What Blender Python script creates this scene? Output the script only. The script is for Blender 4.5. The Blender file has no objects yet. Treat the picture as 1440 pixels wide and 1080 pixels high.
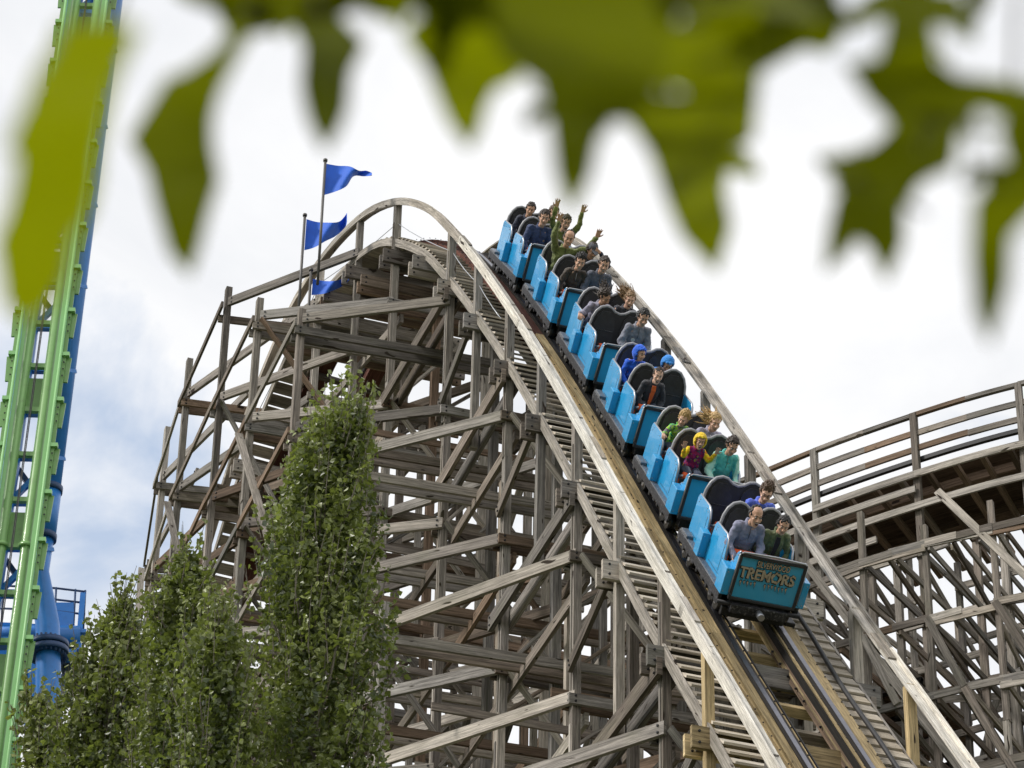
import bpy, bmesh, math, random
from mathutils import Vector, Matrix, noise as mnoise
from mathutils.geometry import tessellate_polygon
from math import sin, cos, tan, pi, radians, hypot, sqrt
R = random.Random(7)
scene = bpy.context.scene
COL = scene.collection

# ------------------------------------------------------------------ camera frame and survey helpers
PITCH, FPX, ROLL, AZ = radians(34.8), 4700.0, radians(1.24), radians(17.8)
K = 1.2                       # survey unit -> metres
EYE = 1.65
_r = Vector((1, 0, 0)); _u = Vector((0, -sin(PITCH), cos(PITCH))); _w = Vector((0, cos(PITCH), sin(PITCH)))
CR = cos(ROLL) * _r + sin(ROLL) * _u; CU = -sin(ROLL) * _r + cos(ROLL) * _u; CW = _w
CAM = Vector((0, 0, EYE))
def ray(x, y):
    return CR * ((x - 720) / FPX) + CU * (-(y - 540) / FPX) + CW
def at(x, y, D):              # world point seen in direction (x, y), D metres away over the ground
    d = ray(x, y); return CAM + d * (D / hypot(d.x, d.y))
def atz(x, y, z):
    d = ray(x, y); return CAM + d * ((z - EYE) / d.z)
def near(x, y, r):
    d = ray(x, y); return CAM + d * r
LV = Vector((cos(AZ), sin(AZ), 0)); FV = Vector((sin(AZ), -cos(AZ), 0)); ZV = Vector((0, 0, 1))
_p = ray(954.4, 742); _p = _p / _p.length * 40.7
ORG = _p + LV * 0.6; ORG.z = 0
def W(l, s, z):               # hill frame: l across the track, s down the hill, z height (survey units)
    p = (ORG + LV * l + FV * s + ZV * z) * K
    return Vector((p.x, p.y, p.z + EYE))
def inv(P):
    q = Vector((P.x, P.y, P.z - EYE)) / K - ORG
    return q.dot(LV), q.dot(FV), q.z

# ------------------------------------------------------------------ object helpers
def setp(o, label=None, cat=None, group=None, kind=None):
    if label: o['label'] = label
    if cat: o['category'] = cat
    if group: o['group'] = group
    if kind: o['kind'] = kind
    return o
def empty(name, loc=(0, 0, 0), label=None, cat=None, group=None, mat=None):
    o = bpy.data.objects.new(name, None); COL.objects.link(o); o.empty_display_size = 0.3
    if mat is not None: o.matrix_world = mat
    else: o.location = loc
    return setp(o, label, cat, group)
class MB:                     # collects polygons with uv + tint, links them as ONE mesh object
    def __init__(s): s.v = []; s.f = []; s.uv = []; s.t = []; s.m = []; s.mats = []; s.sm = []
    def mi(s, m):
        if m not in s.mats: s.mats.append(m)
        return s.mats.index(m)
    def face(s, idx, uv, tint, m, smooth=False):
        s.f.append(idx); s.uv.extend(uv); s.t.extend([tint] * len(idx)); s.m.append(s.mi(m)); s.sm.append(smooth)
    def add(s, o):
        b = len(s.v); s.v.extend(o.v)
        for f, k, q in zip(o.f, o.m, o.sm): s.f.append([i + b for i in f]); s.m.append(s.mi(o.mats[k])); s.sm.append(q)
        s.uv.extend(o.uv); s.t.extend(o.t)
    def build(s, name, parent=None, inverse=None, smooth=None):
        me = bpy.data.meshes.new(name)
        vs = s.v if inverse is None else [inverse @ v for v in s.v]
        me.from_pydata([tuple(v) for v in vs], [], s.f)
        for m in s.mats: me.materials.append(m)
        me.polygons.foreach_set('material_index', s.m)
        me.polygons.foreach_set('use_smooth', s.sm if smooth is None else [smooth] * len(s.f))
        if s.f:
            uvl = me.uv_layers.new(name='UVMap'); uvl.data.foreach_set('uv', [c for u in s.uv for c in u])
            ca = me.color_attributes.new('tint', 'FLOAT_COLOR', 'CORNER')
            ca.data.foreach_set('color', [c for t in s.t for c in (t[0], t[1], t[2], 1.0)])
        me.update()
        o = bpy.data.objects.new(name, me); COL.objects.link(o)
        if parent is not None: o.parent = parent
        return o
def rtint(a=0.0, b=1.0): return (a + (b - a) * R.random(), R.random(), R.random())
def beam(mb, p0, p1, w, h, m, up=ZV, tint=None, jit=0.0, bolts=None):
    """box from p0 to p1; w across, h along 'up'. uv runs along the grain in metres."""
    p0 = Vector(p0); p1 = Vector(p1); d = p1 - p0; Ln = d.length
    if Ln < 1e-4: return
    d /= Ln
    x = d.cross(up)
    if x.length < 1e-4: x = d.cross(Vector((1, 0, 0)))
    x.normalize(); y = x.cross(d).normalized()
    if tint is None: tint = rtint()
    if jit: p0 = p0 + x * R.uniform(-jit, jit) + y * R.uniform(-jit, jit); p1 = p1 + x * R.uniform(-jit, jit) + y * R.uniform(-jit, jit)
    b = len(mb.v)
    for p in (p0, p1):
        for sx, sy in ((-1, -1), (1, -1), (1, 1), (-1, 1)): mb.v.append(p + x * (w / 2 * sx) + y * (h / 2 * sy))
    ou, ov = R.uniform(0, 90), R.uniform(0, 90)
    per = [0, w, w + h, 2 * w + h, 2 * w + 2 * h]
    for i in range(4):
        j = (i + 1) % 4; a0, a1 = ov + per[i], ov + per[i + 1]
        mb.face([b + i, b + j, b + 4 + j, b + 4 + i], [(ou, a0), (ou, a1), (ou + Ln, a1), (ou + Ln, a0)], tint, m)
    mb.face([b + 3, b + 2, b + 1, b], [(ou, ov), (ou + .02, ov), (ou + .02, ov + h), (ou, ov + h)], tint, m)
    mb.face([b + 4, b + 5, b + 6, b + 7], [(ou, ov), (ou + .02, ov), (ou + .02, ov + h), (ou, ov + h)], tint, m)
    if bolts is not None:
        for p, sg in ((p0, 1), (p1, -1)):
            for k in (-1, 1):
                c = p + d * (sg * 0.10) + y * (h * 0.26 * k)
                for sx in (-1, 1):
                    disc(mb, c + x * (sx * (w / 2 + 0.004)), x * sx, 0.021, 0.016, bolts)
def disc(mb, c, n, r, t, m, seg=6):
    n = n.normalized(); a = n.orthogonal().normalized(); b2 = n.cross(a); b = len(mb.v)
    for k in range(seg): mb.v.append(c + (a * cos(2 * pi * k / seg) + b2 * sin(2 * pi * k / seg)) * r)
    for k in range(seg): mb.v.append(c + n * t + (a * cos(2 * pi * k / seg) + b2 * sin(2 * pi * k / seg)) * r * .8)
    mb.face([b + seg + k for k in range(seg)], [(0, 0)] * seg, (0, 0, 0), m)
    for k in range(seg):
        j = (k + 1) % seg; mb.face([b + k, b + j, b + seg + j, b + seg + k], [(0, 0)] * 4, (0, 0, 0), m)
def tube(mb, pts, r, m, seg=10, cap=True, tint=None, smooth=True, radii=None):
    pts = [Vector(p) for p in pts]; tint = tint or rtint(); n = len(pts)
    b = len(mb.v); ref = None; u = 0; us = []
    for i, p in enumerate(pts):
        t = (pts[min(i + 1, n - 1)] - pts[max(i - 1, 0)]).normalized()
        if ref is None: ref = t.orthogonal().normalized()
        ref = (ref - t * ref.dot(t)).normalized(); s2 = t.cross(ref)
        rr = radii[i] if radii else r
        if i: u += (p - pts[i - 1]).length
        us.append(u)
        for k in range(seg): mb.v.append(p + (ref * cos(2 * pi * k / seg) + s2 * sin(2 * pi * k / seg)) * rr)
    for i in range(n - 1):
        for k in range(seg):
            j = (k + 1) % seg
            mb.face([b + i * seg + k, b + i * seg + j, b + (i + 1) * seg + j, b + (i + 1) * seg + k],
                    [(us[i], k / seg), (us[i], (k + 1) / seg), (us[i + 1], (k + 1) / seg), (us[i + 1], k / seg)], tint, m, smooth)
    if cap:
        mb.face([b + k for k in range(seg)][::-1], [(0, 0)] * seg, tint, m)
        mb.face([b + (n - 1) * seg + k for k in range(seg)], [(0, 0)] * seg, tint, m)
def prism(mb, poly, f0, f1, m, tint=(.5, .5, .5), rim=None):
    """extrude a closed polygon: f0(p), f1(p) give the two world faces"""
    n = len(poly); b = len(mb.v)
    A = [f0(p) for p in poly]; B = [f1(p) for p in poly]
    mb.v.extend(A); mb.v.extend(B)
    for t in tessellate_polygon([[Vector((p[0], p[1], 0)) for p in poly]]):
        mb.face([b + i for i in t], [poly[i] for i in t], tint, m)
        mb.face([b + n + i for i in reversed(t)], [poly[i] for i in reversed(t)], tint, m)
    for i in range(n):
        j = (i + 1) % n
        mb.face([b + i, b + j, b + n + j, b + n + i], [poly[i], poly[j], poly[j], poly[i]], tint, rim or m)
def box(mb, c0, c1, m, M=None, tint=None, bev=0.0):
    x0, y0, z0 = [min(a, b) for a, b in zip(c0, c1)]; x1, y1, z1 = [max(a, b) for a, b in zip(c0, c1)]
    tint = tint or rtint()
    if bev <= 0:
        P = [Vector((x, y, z)) for z in (z0, z1) for x, y in ((x0, y0), (x1, y0), (x1, y1), (x0, y1))]
        F = [(3, 2, 1, 0), (4, 5, 6, 7), (0, 1, 5, 4), (1, 2, 6, 5), (2, 3, 7, 6), (3, 0, 4, 7)]
    else:
        bm = bmesh.new(); bmesh.ops.create_cube(bm, size=1.0)
        for v in bm.verts: v.co = Vector(((x0 + x1) / 2 + v.co.x * (x1 - x0), (y0 + y1) / 2 + v.co.y * (y1 - y0), (z0 + z1) / 2 + v.co.z * (z1 - z0)))
        bmesh.ops.bevel(bm, geom=bm.edges[:], offset=min(bev, .45 * min(x1 - x0, y1 - y0, z1 - z0)), segments=2, affect='EDGES', profile=0.6)
        bm.verts.ensure_lookup_table(); bm.verts.index_update()
        P = [v.co.copy() for v in bm.verts]; F = [[v.index for v in f.verts] for f in bm.faces]; bm.free()
    b = len(mb.v); mb.v.extend([(M @ p) if M is not None else p for p in P])
    for f in F: mb.face([b + i for i in f], [(P[i].x + P[i].z * .3, P[i].y + P[i].z) for i in f], tint, m)

# ------------------------------------------------------------------ materials
def newmat(name):
    m = bpy.data.materials.new(name); m.use_nodes = True; nt = m.node_tree; nt.nodes.clear()
    out = nt.nodes.new('ShaderNodeOutputMaterial'); return m, nt, out
def nd(nt, t, **kw):
    n = nt.nodes.new(t)
    for k, v in kw.items():
        if k in n.inputs.keys() if isinstance(k, str) else False: n.inputs[k].default_value = v
        else: setattr(n, k, v)
    return n
def plain(name, col, rough=0.5, metal=0.0, var=0.12, scale=6.0, bump=0.0, coat=0.0, dirt_glare=None, dirt_glare_amt=0.3, sheen=0.0):
    m, nt, out = newmat(name); L = nt.links
    b = nt.nodes.new('ShaderNodeBsdfPrincipled'); L.new(b.outputs[0], out.inputs[0])
    b.inputs['Roughness'].default_value = rough; b.inputs['Metallic'].default_value = metal
    b.inputs['Coat Weight'].default_value = coat; b.inputs['Sheen Weight'].default_value = sheen
    tc = nt.nodes.new('ShaderNodeTexCoord'); no = nt.nodes.new('ShaderNodeTexNoise'); no.inputs['Scale'].default_value = scale; no.inputs['Detail'].default_value = 8
    no.inputs['Roughness'].default_value = .65
    L.new(tc.outputs['Object'], no.inputs['Vector'])
    rp = nt.nodes.new('ShaderNodeValToRGB'); L.new(no.outputs['Fac'], rp.inputs[0])
    c = Vector(col)
    rp.color_ramp.elements[0].position = .3; rp.color_ramp.elements[1].position = .7
    rp.color_ramp.elements[0].color = (*(c * (1 - var)), 1); rp.color_ramp.elements[1].color = (*[min(1, x) for x in c * (1 + var)], 1)
    src = rp.outputs[0]
    if dirt_glare is not None:
        n2 = nt.nodes.new('ShaderNodeTexNoise'); n2.inputs['Scale'].default_value = scale * 2.3; n2.inputs['Detail'].default_value = 10; n2.inputs['Roughness'].default_value = .75
        L.new(tc.outputs['Object'], n2.inputs['Vector'])
        r2 = nt.nodes.new('ShaderNodeValToRGB'); r2.color_ramp.elements[0].position = .52; r2.color_ramp.elements[1].position = .68
        r2.color_ramp.elements[1].color = (dirt_glare_amt,) * 3 + (1,); L.new(n2.outputs['Fac'], r2.inputs[0])
        mx = nt.nodes.new('ShaderNodeMix'); mx.data_type = 'RGBA'; L.new(r2.outputs[0], mx.inputs[0]); L.new(src, mx.inputs[6]); mx.inputs[7].default_value = (*dirt_glare, 1); src = mx.outputs[2]
    L.new(src, b.inputs['Base Color'])
    if bump:
        bp = nt.nodes.new('ShaderNodeBump'); bp.inputs['Strength'].default_value = bump; bp.inputs['Distance'].default_value = .02
        L.new(no.outputs['Fac'], bp.inputs['Height']); L.new(bp.outputs[0], b.inputs['Normal'])
    return m
def wood(name, ca, cb, dark=0.35, rough=0.85, knots=True, mott=.5, green=0.0):
    """grain runs along uv.x; per-board colour from the tint attribute (ca..cb)"""
    m, nt, out = newmat(name); L = nt.links
    b = nt.nodes.new('ShaderNodeBsdfPrincipled'); L.new(b.outputs[0], out.inputs[0]); b.inputs['Roughness'].default_value = rough
    b.inputs['Specular IOR Level'].default_value = .25
    uv = nt.nodes.new('ShaderNodeUVMap'); uv.uv_map = 'UVMap'
    at_ = nt.nodes.new('ShaderNodeAttribute'); at_.attribute_name = 'tint'
    sp = nt.nodes.new('ShaderNodeSeparateColor'); L.new(at_.outputs['Color'], sp.inputs[0])
    def noi(sx, sy, det, sc=1.0, ro=.6):
        mp = nt.nodes.new('ShaderNodeMapping'); mp.inputs['Scale'].default_value = (sx, sy, 1); L.new(uv.outputs[0], mp.inputs['Vector'])
        n = nt.nodes.new('ShaderNodeTexNoise'); n.inputs['Scale'].default_value = sc; n.inputs['Detail'].default_value = det; n.inputs['Roughness'].default_value = ro
        n.inputs['Distortion'].default_value = .6
        L.new(mp.outputs[0], n.inputs['Vector']); return n
    def ramp(src, p0, p1, c0, c1):
        r = nt.nodes.new('ShaderNodeValToRGB'); r.color_ramp.elements[0].position = p0; r.color_ramp.elements[1].position = p1
        r.color_ramp.elements[0].color = (*c0, 1); r.color_ramp.elements[1].color = (*c1, 1); L.new(src, r.inputs[0]); return r
    def mix(fac, a, bb, mode='MIX', f=None):
        x = nt.nodes.new('ShaderNodeMix'); x.data_type = 'RGBA'; x.blend_type = mode
        if fac is None: x.inputs[0].default_value = f
        else: L.new(fac, x.inputs[0])
        L.new(a, x.inputs[6])
        if isinstance(bb, tuple): x.inputs[7].default_value = (*bb, 1)
        else: L.new(bb, x.inputs[7])
        return x.outputs[2]
    base = nt.nodes.new('ShaderNodeMix'); base.data_type = 'RGBA'; L.new(sp.outputs[0], base.inputs[0])
    base.inputs[6].default_value = (*ca, 1); base.inputs[7].default_value = (*cb, 1); c = base.outputs[2]
    br = nt.nodes.new('ShaderNodeMapRange'); br.inputs['To Min'].default_value = .5; br.inputs['To Max'].default_value = 1.25; L.new(sp.outputs[1], br.inputs[0])
    vm = nt.nodes.new('ShaderNodeVectorMath'); vm.operation = 'SCALE'; L.new(c, vm.inputs[0]); L.new(br.outputs[0], vm.inputs['Scale']); c = vm.outputs[0]
    g1 = noi(.9, 26, 7); c = mix(None, c, ramp(g1.outputs['Fac'], .33, .66, (dark,) * 3, (1.25,) * 3).outputs[0], 'MULTIPLY', .75)
    g2 = noi(3.5, 110, 4); c = mix(None, c, ramp(g2.outputs['Fac'], .36, .6, (.45,) * 3, (1.15,) * 3).outputs[0], 'MULTIPLY', .7)
    g3 = noi(.7, 2.2, 5); c = mix(None, c, ramp(g3.outputs['Fac'], .35, .7, (.6, .58, .55), (1.25, 1.25, 1.28)).outputs[0], 'MULTIPLY', mott)
    if knots:
        g4 = noi(2.6, 9, 1, 1.0, .3); kf = ramp(g4.outputs['Fac'], .715, .75, (0,) * 3, (1,) * 3)
        c = mix(kf.outputs[0], c, (.03, .02, .014))
    if green:
        g5 = noi(1.1, 3, 4); gf = ramp(g5.outputs['Fac'], .5, .75, (0,) * 3, (green,) * 3); c = mix(gf.outputs[0], c, (.13, .16, .06))
    L.new(c, b.inputs['Base Color'])
    bp = nt.nodes.new('ShaderNodeBump'); bp.inputs['Strength'].default_value = .5; bp.inputs['Distance'].default_value = .01
    L.new(g1.outputs['Fac'], bp.inputs['Height']); L.new(bp.outputs[0], b.inputs['Normal'])
    return m
def leafmat(name, ca, cb, trans, tfac=.4, rough=.45, spec=.5):
    m, nt, out = newmat(name); L = nt.links
    at_ = nt.nodes.new('ShaderNodeAttribute'); at_.attribute_name = 'tint'; sp = nt.nodes.new('ShaderNodeSeparateColor'); L.new(at_.outputs['Color'], sp.inputs[0])
    mx = nt.nodes.new('ShaderNodeMix'); mx.data_type = 'RGBA'; L.new(sp.outputs[0], mx.inputs[0]); mx.inputs[6].default_value = (*ca, 1); mx.inputs[7].default_value = (*cb, 1)
    b = nt.nodes.new('ShaderNodeBsdfPrincipled'); b.inputs['Roughness'].default_value = rough; b.inputs['Specular IOR Level'].default_value = spec
    L.new(mx.outputs[2], b.inputs['Base Color'])
    tr = nt.nodes.new('ShaderNodeBsdfTranslucent')
    m2 = nt.nodes.new('ShaderNodeMix'); m2.data_type = 'RGBA'; m2.blend_type = 'MULTIPLY'; m2.inputs[0].default_value = 1
    br = nt.nodes.new('ShaderNodeMapRange'); br.inputs['To Min'].default_value = .6; br.inputs['To Max'].default_value = 1.35; L.new(sp.outputs[1], br.inputs[0])
    cc = nt.nodes.new('ShaderNodeCombineColor'); [L.new(br.outputs[0], cc.inputs[i]) for i in range(3)]
    m2.inputs[6].default_value = (*trans, 1); L.new(cc.outputs[0], m2.inputs[7]); L.new(m2.outputs[2], tr.inputs[0])
    ms = nt.nodes.new('ShaderNodeMixShader'); ms.inputs[0].default_value = tfac; L.new(b.outputs[0], ms.inputs[1]); L.new(tr.outputs[0], ms.inputs[2]); L.new(ms.outputs[0], out.inputs[0])
    return m

GREY = wood('weathered_timber', (.36, .34, .315), (.29, .225, .17), dark=.22, green=.16)
GREYL = wood('weathered_timber_light', (.55, .51, .455), (.44, .375, .30), dark=.28, green=.14)
BROWN = wood('brown_timber', (.28, .195, .135), (.23, .165, .115))
RED = wood('red_brown_laminate', (.15, .062, .045), (.12, .05, .038), knots=False)
TAN = wood('new_tan_timber', (.68, .53, .30), (.60, .45, .23), mott=.35)
WALK = wood('walkway_plank', (.62, .56, .47), (.50, .43, .33), dark=.5, knots=False)
PALE = wood('pale_bleached_board', (.82, .79, .72), (.76, .70, .60), dark=.6, mott=.5)
GREASE = wood('greasy_timber', (.03, .027, .024), (.05, .04, .03), knots=False)
IRON = plain('dark_iron', (.03, .03, .032), .55, .6)
STEEL = plain('polished_rail_steel', (.20, .20, .23), .36, 1.0, var=.2, scale=9)
BLACKR = plain('black_rubber', (.018, .018, .02), .55, var=.3)
GALV = plain('galvanised_steel', (.45, .46, .48), .45, .7, var=.15)
# ------------------------------------------------------------------ track path (survey units: s, l, z of rail top)
CP = [(26, 0, 1.1), (22, 0, 1.4), (18, 0, 2.4), (14, 0, 5.0), (9, 0, 9.6), (6, 0, 13.4), (3.44, 0, 16.75), (1.21, 0, 19.64), (-.32, 0, 21.68), (-1.91, 0, 23.83), (-3.42, 0, 25.82),
      (-4.87, 0, 27.66), (-6.5, 0, 29.62), (-7.85, 0, 31.15), (-9.3, 0, 32.65), (-10.94, -.08, 33.95), (-12.4, -.32, 34.6), (-14.2, -.62, 34.72), (-15.9, -.85, 34.2), (-18, -1.1, 32.6), (-21, -1.3, 29.5), (-26, -1.4, 24), (-32, -1.4, 18)]
LC = -.08
def cr(p0, p1, p2, p3, t):
    return tuple(.5 * ((2 * b) + (-a + c) * t + (2 * a - 5 * b + 4 * c - d) * t * t + (-a + 3 * b - 3 * c + d) * t ** 3) for a, b, c, d in zip(p0, p1, p2, p3))
PATH = []
for i in range(1, len(CP) - 2):
    for k in range(10): PATH.append(cr(CP[i - 1], CP[i], CP[i + 1], CP[i + 2], k / 10))
PATH.sort(key=lambda q: -q[0])
def trk(s):
    for a, b in zip(PATH, PATH[1:]):
        if a[0] >= s >= b[0]:
            t = (a[0] - s) / (a[0] - b[0] + 1e-9); return a[1] + (b[1] - a[1]) * t, a[2] + (b[2] - a[2]) * t
    return (PATH[-1][1], PATH[-1][2]) if s < PATH[-1][0] else (PATH[0][1], PATH[0][2])
def P(s, dl=0., dz=0.):
    l, z = trk(s); return W(l + LC + dl, s, z + dz)
def frame(s):
    a = P(s + .15); b = P(s - .15); T = (a - b).normalized(); Lh = Vector((T.x, T.y, 0)).cross(ZV); Lh = -Lh.normalized()
    if Lh.dot(LV) < 0: Lh = -Lh
    N = Lh.cross(T).normalized()
    if N.z < 0: N = -N
    return T, Lh, N
def arc_samples(s0, s1, step=.45):
    out = []; s = s0; sg = -1 if s1 < s0 else 1
    while (s1 - s) * sg > 1e-6:
        out.append(s); T, _, _ = frame(s); hh = hypot(T.x, T.y) ; s += sg * step * max(hh, .2) / K
    out.append(s1); return out
def sweep(mb, s0, s1, x0, x1, n0, n1, m, tint=None, step=.45, wob=0.0):
    ss = arc_samples(s0, s1, step); tint = tint or rtint(); b = len(mb.v); us = []; u = R.uniform(0, 50); ov = R.uniform(0, 50); prev = None
    for s in ss:
        T, Lh, N = frame(s); c = P(s)
        if prev is not None: u += (c - prev).length
        prev = c; us.append(u); w = R.uniform(-wob, wob)
        for x, n in ((x0, n0), (x1, n0), (x1, n1), (x0, n1)): mb.v.append(c + Lh * (x + w) + N * n)
    per = [0, x1 - x0, x1 - x0 + n1 - n0, 2 * (x1 - x0) + n1 - n0, 2 * (x1 - x0 + n1 - n0)]
    for i in range(len(ss) - 1):
        for k in range(4):
            j = (k + 1) % 4
            mb.face([b + 4 * i + k, b + 4 * i + j, b + 4 * i + 4 + j, b + 4 * i + 4 + k],
                    [(us[i], ov + per[k]), (us[i], ov + per[k + 1]), (us[i + 1], ov + per[k + 1]), (us[i + 1], ov + per[k])], tint, m)
    e = b + 4 * (len(ss) - 1)
    for q in ([b, b + 1, b + 2, b + 3], [e + 3, e + 2, e + 1, e]): mb.face(q, [(0, 0), (.1, 0), (.1, .1), (0, .1)], tint, m)

class Parts:                      # collects members by kind; the 100 that show largest become parts of their own
    def __init__(s, root): s.root = root; s.d = {}
    def add(s, kind, p0, p1, w, h, m, up=ZV, tint=None, jit=.006, bolts=None, mb=None):
        k = MB(); beam(k, p0, p1, w, h, m, up, tint, jit, bolts)
        s.put(kind, k, [Vector(p0), Vector(p1)])
    def put(s, kind, mb, pts):
        sc = 0.0; n = 8
        for i in range(n + 1):
            p = pts[0].lerp(pts[-1], i / n) - CAM; zc = p.dot(CW)
            if zc > 1 and abs(p.dot(CR)) < zc * 720 / FPX and abs(p.dot(CU)) < zc * 540 / FPX: sc += 1
        sc = sc / (n + 1) * (pts[-1] - pts[0]).length / max(1, (pts[0] - CAM).length ** 2) + 1e-9
        s.d.setdefault(kind, []).append((sc, mb))
    def finish(s, cap=100):
        for kind, lst in s.d.items():
            lst.sort(key=lambda q: -q[0])
            for sc, mb in lst[:cap]: mb.build(kind, s.root)
            if len(lst) > cap:
                big = MB()
                for sc, mb in lst[cap:]: big.add(mb)
                setp(big.build('further_' + kind, s.root), kind='stuff')

hill = empty('wooden_coaster_hill', W(0, 0, 0) * 1.0 - Vector((0, 0, 0)), 'tall weathered grey timber roller coaster hill carrying the train down its drop', 'roller coaster')
hill.location = (0, 0, 0)
H = Parts(hill)
GZ = (0 - EYE) / K + .02          # ground in survey units
LEV = [18.2 + 2.035 * i for i in range(-9, 9)]
def gpick(pb=.25, pl=.2):
    r = R.random(); return BROWN if r < pb * .7 else (GREYL if r < pb + pl else GREY)
MAIN = [16.4, 13.3, 10.3, 7.25, 4.2, 1.16, -1.9, -4.9, -7.92, -10.95, -14.05, -17.1, -20.1, -23.2, -26.3]
MID = [14.8, 11.8, 8.8, 5.7, 2.5, -.35, -3.42, -6.47, -12.45]
# handrail posts / main posts on both sides of the track
for side, dl in ((-1, -1.17), (1, 1.23)):
    for s in MAIN + ([] if side < 0 else [-9.4]) + MID:
        l, z = trk(s); top = z + .62
        if s in MAIN: bot = GZ
        elif s == -12.45: bot = GZ
        else: bot = z - 2.75
        big = s in MAIN
        mt = TAN if (side > 0 and s in (4.2, 2.5)) or (side < 0 and s == 2.5) else (GREYL if R.random() < .75 else GREY)
        # split a post in spliced lengths
        zc = top; first = True
        while zc > bot + .01:
            zn = max(bot, zc - (R.uniform(2.6, 4.2) if first else 4.07)); 
            if zn - bot < 1: zn = bot
            a = W(l + LC + dl, s, zc); b = W(l + LC + dl, s, zn)
            mm = mt if first else (TAN if R.random() < .05 else gpick(.08, .5))
            kk = MB(); off = R.uniform(-.012, .012)
            beam(kk, a + LV * off, b + LV * off, .13, .165 if big else .13, mm, FV, rtint(0, .6))
            if big: beam(kk, a + LV * off + FV * .0 - ZV * .5, b + LV * off, .165, .06, GREY if mm != GREY else GREYL, FV, rtint(0, .6))
            H.put('post', kk, [a, b]); zc = zn; first = False
# inner posts under the track and right hand outriggers
for s in MAIN:
    l, z = trk(s)
    for dl, top in ((-.42, z - .75), (.45, z - .75), (3.1, z - 4.2), (4.9, z - 8.4)):
        if top > GZ + 1: H.add('post', W(l + LC + dl, s, top), W(l + LC + dl, s, GZ), .15, .15, gpick(.1, .35), FV, rtint(0, .7), .01)
# outer row on the left, seen edge on
OUT = [(7.0, -4.4, 7.0), (4.2, -3.6, 10.4), (1.2, -3.3, 14.4), (-1.6, -3.1, 18.5), (-4.5, -3.02, 22.75), (-6.9, -3.18, 26.8), (-9.3, -3.26, 30.75), (-12.2, -3.30, 32.95), (-14.75, -3.32, 34.95), (-17.75, -3.30, 35.4), (-20.6, -3.08, 35.75), (-23.4, -2.6, 34.6), (-26.2, -2.1, 32.5)]
for s, l, top in OUT:
    zc = top; 
    while zc > GZ + .01:
        zn = max(GZ, zc - R.uniform(3.4, 4.6)); 
        if zn - GZ < 1: zn = GZ
        off = R.uniform(-.02, .02)
        H.add('post', W(l, s, zc) + LV * off, W(l, s, zn) + LV * off, .13, .165, gpick(.08, .35), FV, rtint(0, .6), .01); zc = zn
# cross caps under the track
for s in MAIN + MID + [-9.4]:
    l, z = trk(s); dz = z - .58
    tn = TAN if s in (2.5,) else (GREYL if R.random() < .4 else GREY)
    for o in (-.13, .13):
        H.add('cap_beam', W(l + LC - 1.42, s, dz) + FV * o, W(l + LC + 1.45, s, dz) + FV * o, .07, .32, tn, ZV, rtint(0, .6), .004, IRON)
    if s < -10: 
        for o in (-.13, .13): H.add('cap_beam', W(l + LC - 1.7, s - .3, dz - .38) + FV * o, W(l + LC + 1.6, s - .3, dz - .38) + FV * o, .07, .26, BROWN if o < 0 else GREY, ZV, None, .004, IRON)
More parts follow.
